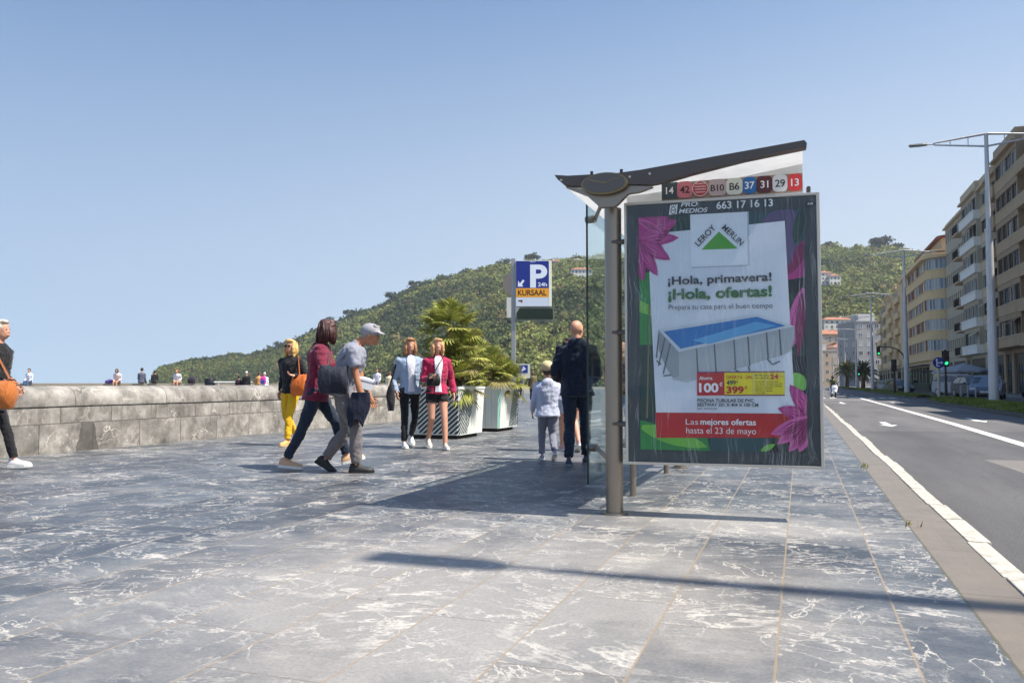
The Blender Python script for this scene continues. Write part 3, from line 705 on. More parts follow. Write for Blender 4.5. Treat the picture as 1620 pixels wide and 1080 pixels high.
# printed poster and grey border, thin layers 1.5 mm apart
PC = {}
def pc(nm, *rgb):
    if nm not in PC: PC[nm] = len(PC)
    return PC[nm]
pal = [('grey',(66,72,76)),('dkgreen',(40,66,60)),('teal',(52,84,88)),('green',(52,140,70)),('lime',(120,190,70)),('magenta',(176,52,128)),('pink',(205,96,160)),('deep',(128,24,84)),
       ('white',(222,228,236)),('card',(232,238,244)),('shade',(186,194,204)),('red',(188,36,40)),('yellow',(232,216,20)),('logo',(84,168,52)),('ink',(48,50,56)),('inkgreen',(58,112,62)),
       ('water',(40,120,186)),('water2',(92,166,214)),('vinyl',(176,182,186)),('vinyl2',(150,158,164)),('rim',(206,214,220)),('steel',(96,102,108)),('txtw',(236,236,236)),('dark',(22,26,36)),('stem',(120,116,84)),('purple',(92,78,118))]
PIDX = {n: i for i, (n, c) in enumerate(pal)}
PMATS = [flat('print_'+n, srgb(*c), .45) for n, c in pal]
LY = [0]
b = MB()
def poly(pts, col, lay):
    b.add([(x, -.0012*lay, z) for x, z in pts], [tuple(range(len(pts)))], PIDX[col])
def petal(p, q, w, col, lay, shade=None, n=9):
    p, q = Vector(p), Vector(q); dd = q-p; nn = Vector((-dd.y, dd.x)).normalized()
    f = [math.sin(math.pi*min(1, (i/n)**.85))**.7 if 0 < i < n else (.25 if i == 0 else 0) for i in range(n+1)]
    L = [p+dd*(i/n)+nn*w*f[i] for i in range(n+1)]; Rr = [p+dd*(i/n)-nn*w*f[i] for i in range(n)]
    poly([tuple(v) for v in L+list(reversed(Rr))], col, lay)
    if shade:
        for s_ in (-.45, 0, .45):
            a_ = p+dd*.05; c_ = p+dd*.9
            m_ = p+dd*.5+nn*w*s_*1.15
            pts = [a_, m_+nn*.004, c_, m_-nn*.004]; poly([tuple(v) for v in pts], shade, lay+.4)
poly([(.018,.018),(PW-.024,.018),(PW-.024,PH-.02),(.018,PH-.02)], 'grey', -6)
poly([(.110,.112),(1.300,.112),(1.300,1.876),(.110,1.874)], 'dkgreen', 1)
X0, X1, Z0, Z1 = .110, 1.300, .112, 1.875
# background plants
poly([(X0,.9),(.2,.9),(.2,1.45),(X0,1.45)], 'green', 2); poly([(X0,1.15),(.2,1.12),(.19,1.2),(X0,1.24)], 'lime', 3)
poly([(X0,.45),(.19,.4),(.2,.9),(X0,.9)], 'dkgreen', 2); poly([(.155,.35),(.168,.35),(.19,1.2),(.18,1.2)], 'stem', 4)
poly([(X0,Z0),(.62,Z0),(.60,.215),(.12,.33),(X0,.33)], 'green', 2)
petal((.12,.28),(.60,.14),.06,'lime',3); poly([(.62,Z0),(1.02,Z0),(1.06,.21),(.62,.215)], 'teal', 2); poly([(1.0,Z0),(1.12,Z0),(1.06,.2)], 'dark', 3); petal((.98,.12),(1.08,.17),.02,'lime',3.5)
poly([(.9,Z1),(X1,Z1),(X1,1.55),(1.19,1.6),(1.17,1.80),(.9,1.78)], 'teal', 2); petal((1.02,1.80),(1.26,1.86),.05,'purple',3); petal((1.24,1.87),(1.18,1.45),.05,'purple',3.2); petal((1.29,1.86),(1.24,1.62),.04,'dkgreen',3.5)
poly([(1.16,1.5),(X1,1.65),(X1,1.38),(1.18,1.36)], 'magenta', 2.5); petal((1.30,1.62),(1.18,1.40),.05,'deep',3); poly([(1.17,1.36),(X1,1.37),(X1,1.28),(1.18,1.26)], 'dark', 2.6)
petal((1.30,1.30),(1.19,.85),.06,'pink',3,'magenta'); petal((1.28,1.26),(1.25,.80),.03,'deep',3.6); poly([(1.2,.82),(X1,.8),(X1,.5),(1.21,.5)], 'dark', 2.2); petal((1.21,.68),(1.29,.56),.05,'lime',3.5)
# white sheet, logo card
card = [(.345,1.753),(.75,1.770),(1.171,1.795),(1.196,1.046),(1.217,.491),(1.224,.389),(.228,.387),(.194,1.262),(.187,1.45),(.26,1.70)]
poly(card, 'white', 5)
poly([(.503,1.876),(.918,1.876),(.918,1.472),(.503,1.470)], 'shade', 6); poly([(.496,1.876),(.908,1.876),(.907,1.482),(.496,1.480)], 'card', 7)
poly([(.576,1.607),(.704,1.738),(.838,1.604)], 'logo', 8)
# top-left flower
for q, w in (((.40,1.84),.06),((.41,1.705),.05),((.34,1.75),.06),((.345,1.54),.055),((.30,1.62),.05),((.25,1.42),.05),((.14,1.38),.045)):
    petal((.09,1.70), q, w, 'magenta', 8 if q[1] > 1.6 else 8.6, 'pink')
poly([(X0,1.874),(.34,1.872),(.30,1.80),(.2,1.62),(X0,1.58)], 'magenta', 8.2); petal((.10,1.86),(.3,1.74),.03,'pink',9.2,'deep')
# pool
rim = [(.253,1.012),(.964,1.115),(1.226,1.022),(.401,.842)]
side = [(.401,.842),(1.226,1.022),(1.222,.93),(1.195,.84),(1.13,.81),(.994,.772),(.85,.725),(.702,.685),(.56,.65),(.427,.629),(.355,.652),(.30,.74),(.253,.86),(.246,1.0),(.253,1.012)]
poly(side, 'vinyl', 8); poly([(.253,1.012),(.401,.842),(.40,.66),(.355,.652),(.30,.74),(.253,.86)], 'vinyl2', 9); poly(rim, 'rim', 9.5)
poly([(.29,.998),(.964,1.096),(1.165,1.026),(.415,.868)], 'water', 10.5); poly([(.5,.93),(.96,1.06),(1.1,1.028),(.62,.90)], 'water2', 11)
def bar(p, q, w, col, lay):
    p, q = Vector(p), Vector(q); nn = Vector((-(q-p).y, (q-p).x)).normalized()*w; poly([tuple(p-nn), tuple(q-nn), tuple(q+nn), tuple(p+nn)], col, lay)
for x_, zt, zb in ((.53,.87,.665),(.66,.90,.69),(.80,.93,.72),(.90,.952,.735),(1.03,.98,.79),(1.12,1.0,.815)): bar((x_,zt),(x_+.01,zb),.005,'steel',10)
for p, q in (((.30,.95),(.25,.74)),((.34,.91),(.285,.68)),((.255,.98),(.235,.80)),((.235,.78),(.27,.75)),((.285,.665),(.345,.672)),((.80,.72),(.845,.665)),((.845,.665),(.90,.69)),((.90,.735),(.91,.70)),((1.03,.79),(1.07,.745)),((1.07,.745),(1.12,.77)),((.82,.70),(.87,.68))): bar(p, q, .005, 'steel', 10)
poly([(.34,.64),(.46,.615),(.53,.64),(.40,.66)], 'shade', 7.5)
# price tags, red band, bottom right flower
poly([(.531,.518),(.729,.521),(.729,.692),(.533,.690)], 'red', 12); poly([(.729,.521),(1.150,.523),(1.151,.693),(.729,.692)], 'yellow', 12)
bar((.935,.53),(.935,.685),.0015,'shade',12.5)
bar((.531,.690),(1.151,.693),.004,'deep',12.6); bar((.729,.522),(1.150,.524),.004,'deep',12.6)
poly([(.224,.391),(1.224,.391),(1.225,.219),(.231,.202)], 'red', 7)
for q, w in (((1.185,.60),.055),((1.10,.43),.05),((1.045,.24),.05),((1.09,.17),.05),((1.17,.115),.05),((1.24,.115),.05),((1.16,.32),.05)):
    petal((1.345,.36), q, w, 'magenta' if q[1] > .28 else 'pink', 9 if q[1] > .28 else 9.8, 'deep' if q[1] < .28 else 'pink')
# clip everything right of the poster edge by squeezing it onto the border
b.v = [(min(max(x, .0), 1.301) if x > 1.301 and z < 1.9 and y < .006 and x < 1.38 else x, y, z) for x, y, z in b.v]
b.v = [(.108 if (x < .108 and .3 < z < 1.88 and y < 0) else x, y, z) for x, y, z in b.v]
poster = pbuild(b, 'poster', PMATS, body)
# lettering of the poster
b = MB(); yl = -.0195
def T(s, x, z, w=None, h=None, col='ink', bold=.0, **k):
    q = MB(); put_text(q, s, x, z, yl, w, h, bold, 0, **k); pbuild(q, 'lettering', PMATS[PIDX[col]], body)
ang1 = math.atan2(1.738-1.607, .704-.576)
T('LEROY', .556, 1.630, .185, .046, 'ink', .012, ang=ang1); T('MERLIN', .722, 1.758, .190, .046, 'ink', .008, ang=-ang1, space=1.04)
T('\u00a1Hola, primavera!', .327, 1.350, .745, .062, 'ink', .022, ang=.012); T('\u00a1Hola, ofertas!', .327, 1.240, .746, .078, 'inkgreen', .035, ang=.008)
T('Prepara tu casa para el buen tiempo', .331, 1.162, .745, .040, 'ink', -.004, ang=-.006)
T('Ahorra', .548, .636, .095, .026, 'txtw', .02); T('100', .546, .546, .140, .066, 'txtw', .035); T('\u20ac', .692, .588, None, .028, 'txtw', .01)
T('OFERTA', .740, .642, .118, .024, 'red', .008); T('-20%', .872, .642, .056, .022, 'red', .008)
T('499', .744, .598, .066, .034, 'ink', .02); T('\u20ac', .812, .612, None, .018, 'ink'); T('399', .742, .538, .124, .05, 'red', .035); T('\u20ac', .872, .566, None, .026, 'red')
T('24', 1.052, .640, .055, .036, 'red', .03); T('\u20ac/mes', 1.110, .655, .035, .012, 'red')
for i, (s_, w_) in enumerate((('EN 20 meses',.10),('con tarjeta',.10))): T(s_, .945, .662-.018*i, w_, .010, 'ink', .02)
for i, (s_, w_) in enumerate((('Financiado sin intereses',.16),('Comision de apertura 3%',.19),('Coste total del pedido',.19),('Importe total 399',.12),('Oferta en tienda',.12),('y en la web',.07))): T(s_, .945, .618-.0165*i, w_, .009, 'ink', .01)
T('PISCINA TUBULAR DE PVC', .533, .472, .40, .025, 'ink', .018); T('BESTWAY 201 X 404 X 100 CM', .533, .440, .432, .025, 'ink', .018); T('REF. 82762368', .533, .417, .14, .013, 'ink')
T('Las', .447, .305, .090, .044, 'txtw', -.005); T('mejores ofertas', .553, .306, .394, .044, 'txtw', .02); T('hasta el 23 de mayo', .450, .240, .497, .048, 'txtw', -.005)
# grey border lettering
T('PRO', .428, 1.937, .125, .034, 'txtw', .02, shear=.2); T('MEDIOS', .412, 1.888, .213, .034, 'txtw', .02, shear=.2); T('663 17 16 13', .688, 1.906, .402, .056, 'txtw', .02)
poly2 = lambda pts, col, l=0: b.add([(x, yl-.0005*l, z) for x, z in pts], [tuple(range(len(pts)))], PIDX[col])
# square emblem with an oval and two eyes
poly2([(.338,1.880),(.398,1.884),(.405,1.958),(.350,1.955)], 'txtw')
ov = [(.372+.021*math.cos(q), 1.913+.029*math.sin(q)) for q in [2*math.pi*i/20 for i in range(20)]]; poly2(ov, 'grey', 1)
ov = [(.372+.015*math.cos(q), 1.913+.022*math.sin(q)) for q in [2*math.pi*i/20 for i in range(20)]]; poly2(ov, 'txtw', 2)
put_text(b, 'PM', .361, 1.907, yl-.0016, .022, .013, .02, PIDX['grey'])
for x_ in (.357,.372,.387): poly2([(x_-.002,1.942),(x_+.002,1.942),(x_+.003,1.957),(x_-.001,1.957)], 'grey', 1)
ov = [(1.347+.036*max(-1,min(1,1.3*math.cos(q))), 1.908+.014*math.sin(q)) for q in [2*math.pi*i/24 for i in range(24)]]; poly2(ov, 'dark'); yl -= .001; T('358', 1.328, 1.902, .038, .013, 'txtw', .02); yl += .001
lt = pbuild(b, 'emblem', PMATS, body)
b = MB(); b.box(.02, PW-.026, -.024, -.022, .02, PH-.022)
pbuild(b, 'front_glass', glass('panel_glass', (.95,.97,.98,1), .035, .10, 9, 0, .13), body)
for z in (.30, 1.0, 1.7):
    b = MB(); b.tube([loc(-1.36, 6.12, .39+z), loc(-1.262, 6.135, .39+z)], .02, 10); b.build('panel_fixing', DARKMET, SH)

# route numbers above the panel
MR = Matrix.Translation(Vector(loc(-1.255, 6.22, .39))) @ Matrix.Rotation(pang, 4, 'Z')
b = MB(); b.prism([(.266,2.022),(1.300,2.036),(1.300,2.172),(.266,2.156)], lambda p: MR @ Vector((p[0],0,p[1])), lambda p: MR @ Vector((p[0],.012,p[1])))
board = b.build('route_board', mat('route_board_taupe', srgb(150,128,112), .5), SH)
RT = [('14',.268,.390,(58,72,78),'w'),('42',.384,.500,(196,112,120),'k'),('',.496,.622,(176,52,60),'w'),('B10',.620,.752,(178,160,160),'k'),('B6',.750,.872,(206,210,198),'k'),('37',.872,.972,(34,104,166),'w'),('31',.972,1.086,(84,34,40),'w'),('29',1.086,1.194,(206,208,210),'k'),('13',1.194,1.298,(208,58,58),'w')]
for i, (s_, x0, x1, rgb, tc) in enumerate(RT):
    b = MB(); cx, cz, hw, hh = (x0+x1)/2, 2.096+.008*(cxx := (x0-.27)), (x1-x0)/2-.001, .064
    rr = hh if s_ == '' else .034
    if s_ == '14': rr = .004
    if s_ == '': hw = hh = .063
    pts = []
    for qx, qz, a0 in ((1,1,0),(-1,1,90),(-1,-1,180),(1,-1,270)):
        for k in range(7):
            aa = R(a0+15*k); r_ = min(rr, hw, hh); pts.append((cx+qx*(hw-r_)+r_*math.cos(aa), cz+qz*(hh-r_)+r_*math.sin(aa)))
    dy = -.004-.0015*(i % 2)
    b.prism(pts, lambda p: MR @ Vector((p[0],dy-.006,p[1])), lambda p: MR @ Vector((p[0],dy,p[1])))
    pl = b.build('route_plate', flat('route_plate_%d' % i, srgb(*rgb), .4), board)
    b = MB()
    if s_:
        put_text(b, s_, cx, cz-.027, 0, None, .056 if len(s_) < 3 else .050, .012, 0, align='C', space=.95)
    else:
        for k, (w_, q) in enumerate((('Aeropuerto',.034),('hospitales',.012),('universidad',-.010),('estaciones',-.032))): put_text(b, w_, cx, cz+q, 0, .088-.01*abs(k-1.5), .013, .01, 0, align='C')
        ring = lambda r_: [(cx+r_*math.cos(2*math.pi*k/32), cz+r_*math.sin(2*math.pi*k/32)) for k in range(32)]
        A_, B_ = ring(.060), ring(.056)
        b.add([(p[0],0,p[1]) for p in A_+B_], [(k, (k+1) % 32, 32+(k+1) % 32, 32+k) for k in range(32)])
    b.v = [tuple(MR @ Vector((p[0], dy-.0075, p[2]))) for p in b.v]
    b.build('lettering', flat('route_text_'+tc, srgb(232,232,232) if tc == 'w' else srgb(40,38,40), .4), pl)

# ---------------------------------------------------------------- planters with fan palms
def clip_half(poly, a, b_, c_):
    out = []
    for p, q in zip(poly, poly[1:]+poly[:1]):
        fp, fq = a*p[0]+b_*p[1]-c_, a*q[0]+b_*q[1]-c_
        if fp >= 0: out.append(p)
        if fp*fq < 0: s_ = fp/(fp-fq); out.append((p[0]+(q[0]-p[0])*s_, p[1]+(q[1]-p[1])*s_))
    return out
MINT = mat('planter_pale_mint', srgb(218,220,210), .55, 0, .08, 3, .1, 30, grime=.3)
STRIPE = flat('planter_dark_stripe', srgb(38,54,62), .5)
TRIM = mat('planter_mint_trim', srgb(150,196,178), .5, 0, .08, 3)
BASEM = mat('planter_dark_base', srgb(40,40,42), .7)
SOILP = mat('planter_soil', srgb(78,62,48), .95, 0, .3, 8, .6, 30, .03)
def planter(label, x, y, W_, H_, stripes):
    """x, y is the street-side near corner; stripes: list of (face, polygon, slope)"""
    o = thing('planter', label, 'planter', (x-W_/2, y+W_/2, 0), 0, None)
    h = W_/2; tp = .035
    b = MB(); b.box(-h+.12, h-.12, -h+.12, h-.12, 0, .07); b.build('base', BASEM, o)
    b = MB(); k = h-tp; ch = .04
    def ring(r, c_, z): return [(-r+c_,-r,z),(r-c_,-r,z),(r,-r+c_,z),(r,r-c_,z),(r-c_,r,z),(-r+c_,r,z),(-r,r-c_,z),(-r,-r+c_,z)]
    b.ring_loft([ring(k, ch, .07), ring(h, ch, H_-.05), ring(h+.012, ch, H_-.045), ring(h+.012, ch, H_), ring(h-.05, ch, H_), ring(h-.06, ch, H_-.12)])
    body = b.build('box', MINT, o)
    b = MB()
    for i in range(1, 8):
        for face in (0, 1):
            v = -h+.06+i*(W_-.12)/8; b_z0, b_z1 = .10, H_-.06
            f = lambda z: k+(h-k)*(z-.07)/(H_-.12)
            if face == 0: b.add([(v-.003,-f(b_z0)-.0015,b_z0),(v+.003,-f(b_z0)-.0015,b_z0),(v+.003,-f(b_z1)-.0015,b_z1),(v-.003,-f(b_z1)-.0015,b_z1)], [(0,1,2,3)])
            else: b.add([(f(b_z0)+.0015,v-.003,b_z0),(f(b_z0)+.0015,v+.003,b_z0),(f(b_z1)+.0015,v+.003,b_z1),(f(b_z1)+.0015,v-.003,b_z1)], [(0,1,2,3)])
    b.build('board_joint', mat('planter_joint', srgb(150,158,150), .7), body)
    b = MB(); b.box(-h+.06, h-.06, -h+.06, h-.06, H_-.14, H_-.08); b.build('soil', SOILP, o)
    f = lambda z: k+(h-k)*(z-.07)/(H_-.12)
    b = MB()
    for face, pol, sl, gap, w_ in stripes:
        n = 40
        for i in range(-n, n):
            c0 = i*gap
            # band c0 <= z - sl*s <= c0 + w
            q = clip_half(pol, -sl, 1, c0); q = clip_half(q, sl, -1, -(c0+w_)) if len(q) > 2 else []
            if len(q) < 3: continue
            if face == 'y':
                b.prism(q, lambda p: (p[0]-h, -f(p[1])-.004, p[1]), lambda p: (p[0]-h, -f(p[1])+.004, p[1]))
            else:
                b.prism(q, lambda p: (f(p[1])+.004, p[0]-h, p[1]), lambda p: (f(p[1])-.004, p[0]-h, p[1]))
    b.build('stripes', STRIPE, body)
    b = MB()
    if len(stripes) > 1: return o
    b.add([(h-ch-.002, -h-.003, H_-.06), (h+.003, -h+ch-.002, H_-.06), (k+.003, -k+ch-.002, .08), (k-ch-.002, -k-.003, .08)], [(0,1,2,3)])
    b.build('corner_trim', TRIM, body)
    return o
planter('pale planter with dark diagonal stripes on two faces, under the taller fan palm', -5.72, 13.30, 1.22, .94,
        [('y', [(.42,.09),(1.18,.09),(1.18,.90),(.10,.90)], .85, .088, .048), ('x', [(.04,.09),(.40,.09),(.66,.70),(.40,.90),(.04,.90)], 1.1, .088, .048)])
planter('pale planter with dark stripes only at its far end, behind the other planter', -5.82, 15.62, 1.22, .94,
        [('x', [(.60,.09),(1.18,.09),(1.18,.90),(.84,.88)], -.85, .075, .042)])

PALMLEAF = foliage_mat('fan_palm_leaf')
FIBRE = mat('palm_fibre', srgb(104,80,54), .95, 0, .3, 9, .8, 40, .02)
def fan(b, cols, p0, dirv, L, blade, nb, rng, tint):
    """one fan leaf: petiole and a half circle of narrow pleated blades"""
    d_ = Vector(dirv).normalized(); side = d_.cross(Vector((0,0,1)))
    if side.length < .1: side = Vector((1,0,0))
    side.normalize(); up = side.cross(d_).normalized()
    p0 = Vector(p0); tip = p0+d_*L+Vector((0,0,-.06*L))
    w = .006
    b.add([p0-side*w, p0+side*w, tip+side*w*.7, tip-side*w*.7], [(0,1,2,3)]); cols.append((.13,.15,.05,1))
    tilt = rng.uniform(-.3,.3); sd2 = (side*math.cos(tilt)+up*math.sin(tilt)).normalized()
    for i in range(nb):
        a = (i/(nb-1)-.5)*R(235); l = blade*(1-.25*abs(a)/2)*rng.uniform(.85,1.08)
        bd = (d_*math.cos(a)+sd2*math.sin(a)).normalized(); n2 = bd.cross(up).normalized()
        m_ = tip+bd*l*.55; e_ = tip+bd*l+Vector((0,0,-.22*l))+up*rng.uniform(-.05,.05)*l
        hw = .019+.005*rng.random()
        b.add([tip, m_-n2*hw, e_, m_+n2*hw], [(0,1,2,3)])
        yl_ = rng.random(); c0 = Vector((.13,.17,.035)).lerp(Vector((.48,.46,.11)), yl_*.75+tint*.25)
        if rng.random() < .10: c0 = Vector((.25,.21,.09))
        cols.append((*c0, 1))
def fan_palm(label, x, y, z0, heads, seed):
    o = thing('fan_palm', label, 'palm', (x, y, z0), 0, None); rng = random.Random(seed)
    for hx, hy, hz_, n, L in heads:
        b = MB(); b.tube([(hx*.35,hy*.35,0),(hx*.7,hy*.7,hz_*.5),(hx,hy,hz_)], [.085,.095,.075], 10)
        b.build('trunk', FIBRE, o, smooth=True)
    b = MB(); cols = []
    for hx, hy, hz_, n, L in heads:
        for i in range(n):
            a = i*2.39996+rng.uniform(-.2,.2); k = (i+.5)/n; el = R(85-125*k)+rng.uniform(-.15,.15)
            dv = (math.cos(a)*math.cos(el), math.sin(a)*math.cos(el), math.sin(el))
            fan(b, cols, (hx, hy, hz_), dv, L*rng.uniform(.75,1.05), L*rng.uniform(.85,1.05), 23, rng, .9 if k > .6 else .2)
            if k > .8 and rng.random() < .5:
                for q in range(len(cols)-23, len(cols)): cols[q] = (*(Vector(cols[q][:3]).lerp(Vector((.26,.20,.10)), .7)), 1)
    c_ = b.build('crown', PALMLEAF, o); vcol(c_.data, cols); return o
fan_palm('tall bushy fan palm with stacked heads in the striped planter', -6.18, 13.95, .85, [(-.02,.0,1.14,28,.43),(.26,.0,.68,20,.36),(-.06,-.1,.44,18,.36),(.26,-.24,.16,20,.36),(-.24,.12,.12,14,.32)], 3)
fan_palm('shorter fan palm in the rear planter', -6.34, 16.25, .85, [(.14,-.25,.36,22,.40),(.36,.1,.16,18,.36),(-.15,.1,.52,18,.38)], 8)

# ---------------------------------------------------------------- parking sign on its post
POSTM = mat('galvanised_post', srgb(158,160,162), .45, .5, .12, 5, .1, 40)
o = thing('parking_sign', 'blue and white parking sign with yellow band and dark display on a grey post', 'parking sign', (-6.34, 17.9, 0), R(19))
b = MB(); b.box(-.05, .05, -.05, .05, .0, 3.94); b.build('post', POSTM, o, bevel=.01)
b = MB(); b.box(.055, .90, -.11, .11, 2.79, 3.875); case = b.build('case', WHITEPAINT, o, bevel=.01)
b = MB(); yl = -.1135
def rect(x0, x1, z0, z1, mi, l=0): b.add([(x0,yl-.0015*l,z0),(x1,yl-.0015*l,z0),(x1,yl-.0015*l,z1),(x0,yl-.0015*l,z1)], [(0,1,2,3)], mi)
rect(.065,.835,3.225,3.865,0); rect(.065,.835,3.01,3.22,1); rect(.065,.835,2.80,3.005,2)
b.build('face', [flat('sign_blue', srgb(20,42,130), .35), flat('sign_amber', srgb(236,160,32), .35), flat('sign_white', srgb(206,214,226), .35)], case)
b = MB(); b.box(.835,.895,-.116,-.1105,2.80,3.87); b.build('edge_strip', flat('pale_edge', srgb(236,234,214), .3), case)  # narrow cream strip down the right edge of the case
yl = -.1155; SGN = [flat('sign_letter_white', srgb(226,232,242), .4), flat('sign_letter_dark', srgb(58,34,20), .5), flat('sign_red', srgb(180,50,40), .5)]
for a_ in (('P', .395, 3.258, yl, .40, .53, .035, 0), ('24h', .575, 3.265, yl, .215, .095, .015, 0), ('KURSAAL', .108, 3.055, yl, .67, .135, .02, 1), ('ESKU', .40, 3.83, yl, .12, .022, .01, 0)):
    b = MB(); put_text(b, *a_); b.build('lettering', SGN, case)
b = MB()
b.add([(x, yl, z) for x, z in ((.105,3.26),(.235,3.26),(.20,3.305),(.265,3.40),(.225,3.425),(.155,3.335),(.115,3.40))], [tuple(range(7))], 0)
b.add([(x, yl, z) for x, z in ((.115,2.91),(.215,2.915),(.22,2.945),(.12,2.94))], [(0,1,2,3)], 1)
b.add([(x, yl, z) for x, z in ((.19,2.885),(.215,2.885),(.215,2.91),(.17,2.912))], [(0,1,2,3)], 2)
b.build('symbols', SGN, case)
b = MB(); b.box(.055,.955,-.10,.10,2.47,2.765); dsp = b.build('display', mat('display_frame', srgb(120,120,112), .5), o)
b = MB(); b.box(.085,.93,-.106,-.101,2.495,2.745); b.build('display_screen', flat('display_dark_green', srgb(14,34,16), .25), dsp)
b = MB(); b.add([(.055,-.12,2.78),(.16,-.12,2.78),(.055,-.12,2.60)], [(0,1,2)]); b.build('gusset', POSTM, o)
for args in ():
    pass
o = thing('road_sign', 'back of a grey round road sign above a white plate, left of the parking post', 'road sign', (-6.66, 18.9, 0), R(19))
b = MB(); b.tube([(0,0,0),(0,0,3.75)], .03, 10); b.build('post', POSTM, o)
b = MB(); b.tube([(0,-.045,3.45),(0,-.03,3.45)], .30, 32); b.build('disc', mat('sign_back_grey', srgb(130,122,116), .6, .2), o)
b = MB(); b.box(-.20,.10,-.045,-.03,2.62,3.12); b.build('plate', WHITEPAINT, o, bevel=.005)
o = thing('pedestrian_sign', 'small blue and white square sign far down the promenade', 'road sign', (-12.9, 37.9, 0), R(19))
b = MB(); b.tube([(0,0,0),(0,0,1.9)], .04, 8); b.build('post', POSTM, o)
b = MB(); b.box(-.33,.33,-.06,-.04,1.25,1.95); b.build('plate', WHITEPAINT, o)
b = MB(); b.box(-.22,.22,-.064,-.061,1.5,1.9); b.add([(-.12,-.068,1.55),(.0,-.068,1.85),(.14,-.068,1.7)], [(0,1,2)], 1); b.build('symbol', [flat('sign_blue', srgb(20,42,130)), flat('sign_white', srgb(206,214,226))], o)

# ---------------------------------------------------------------- street lamps
LAMPM = mat('lamp_white_steel', srgb(202,200,198), .45, .2, .08, 2, .1, 30, grime=.45)
def lamp():
    o = thing('street_lamp', 'tall white double armed street lamp standing in the grass median beside the nearest flats', 'street lamp', (8.6,43.7,0), 0, 'double armed street lamps along the median')
    b = MB(); b.tube([(0,0,-.1),(0,0,3.9)], [.225,.205], 20); b.tube([(0,0,3.9),(0,0,8.3)], [.185,.155], 20); b.tube([(0,0,8.3),(0,0,12.95)], [.125,.085], 16)
    for z, r in ((3.9,.22),(4.5,.20),(8.3,.19),(2.9,.225)): b.tube([(0,0,z-.05),(0,0,z+.05)], r, 20)
    b.build('pole', LAMPM, o, smooth=True)
    for s in (-1, 1):
        b = MB(); b.tube([(s*.05,0,12.35),(s*2.25,0,12.62)], [.05,.035], 8); b.tube([(s*.05,0,12.95),(s*2.25,0,12.72)], [(.10,.06),(.05,.04)], 8)
        for k in (.35,.7): b.tube([(s*2.2*k,0,12.36+.26*k),(s*2.2*k,0,12.94-.22*k)], .02, 6)
        b.tube([(s*2.2,0,12.67),(s*2.6,0,12.67)], .035, 8); b.build('arm', LAMPM, o, smooth=True)
        b = MB(); sec = [(-.14,.0),(-.11,.07),(.11,.07),(.14,.0),(.12,-.04),(-.12,-.04)]
        b.ring_loft([[(s*2.55,p[0]*.7,12.67+p[1]*.8) for p in sec], [(s*2.75,p[0],12.67+p[1]) for p in sec], [(s*3.35,p[0],12.69+p[1]*.7) for p in sec]]); lu = b.build('luminaire', mat('lamp_head_grey', srgb(132,136,132), .4, .3), o)
        b = MB(); b.box(s*2.8-.0, s*3.3, -.09, .09, 12.615, 12.625) if s > 0 else b.box(s*3.3, s*2.8, -.09, .09, 12.615, 12.625)
        b.build('lens', mat('lamp_lens', srgb(190,196,196), .2), lu)
    return o
L0 = lamp()
for x, y, lb in ((9.3,4.35,'street lamp outside the left of the kerb whose shadow crosses the paving'),(8.95,80,'white double armed street lamp in front of the cream flats with rounded corner'),(9.0,117,'white double armed street lamp between the hanging traffic light and the cream flats'),
                 (9.3,154,'white double armed street lamp before the grey tower block'),(9.3,192,'white double armed street lamp before the far palms'),(9.5,232,'white double armed street lamp below the white hillside house'),(9.7,275,'farthest small street lamp nearest the advert panel')):
    copy_thing(L0, (x, y, -.0), label=lb)
bpy.context.view_layer.update()

# ---------------------------------------------------------------- traffic lights and round sign
HEADM = mat('signal_black', srgb(26,28,28), .5); 
def lens_mat(nm, rgb, e): return flat(nm, srgb(*rgb), .3, e)
GREEN = lens_mat('signal_green_on', (40,220,130), 1.4); OFFR = flat('signal_red_off', srgb(70,18,20), .3); OFFA = flat('signal_amber_off', srgb(70,48,14), .3)
def signal_head(o, x, z, front, arrow_=False):
    b = MB(); b.box(x-.15, x+.15, -.12, .10, z, z+.92); b.box(x-.22, x+.22, .02, .035, z-.06, z+.98)
    hd = b.build('signal_head', HEADM, o, bevel=.015)
    for i, m_ in enumerate((GREEN, OFFA, OFFR)):
        zc = z+.16+.30*i; yy = -.125 if front else .105
        b = MB(); b.tube([(x,yy,zc),(x,yy+.01,zc)], .105, 18)
        b.build('lens', m_ if front else HEADM, hd)
        if front:
            b = MB(); n = 12; ring = [(x+.12*math.cos(math.pi*k/n), zc+.12*math.sin(math.pi*k/n)) for k in range(n+1)]
            b.add([(p[0],-.12,p[1]) for p in ring]+[(p[0],-.30,p[1]-.01) for p in ring], [(k,k+1,n+2+k,n+1+k) for k in range(n)]); b.build('visor', HEADM, hd)
o = thing('traffic_light', 'black traffic light showing green beside the round blue sign', 'traffic light', (9.0,59.5,0), R(8))
b = MB(); b.tube([(0,.1,0),(0,.1,3.2)], .065, 12); b.tube([(0,.1,0),(0,.1,1.0)], .09, 12); b.build('pole', HEADM, o, smooth=True); signal_head(o, 0, 2.15, True)
o = thing('traffic_light', 'black traffic light seen from behind on the median beyond the gap', 'traffic light', (7.75,78.0,0), R(8))
b = MB(); b.tube([(0,-.05,0),(0,-.05,3.0)], .07, 12); b.tube([(0,-.05,0),(0,-.05,1.2)], .10, 12); b.build('pole', HEADM, o, smooth=True); signal_head(o, 0, 2.1, False)
o = thing('mast_traffic_light', 'green traffic light hanging from a curved mast arm over the road', 'traffic light', (11.6,105,0), R(6))
b = MB(); b.tube([(0,0,0),(0,0,3.6),(-.2,0,4.4),(-.8,0,5.0),(-1.6,0,5.25),(-2.9,0,5.3)], [.11,.10,.08,.07,.06,.05], 12); b.build('mast', HEADM, o, smooth=True); signal_head(o, -2.85, 4.35, True)
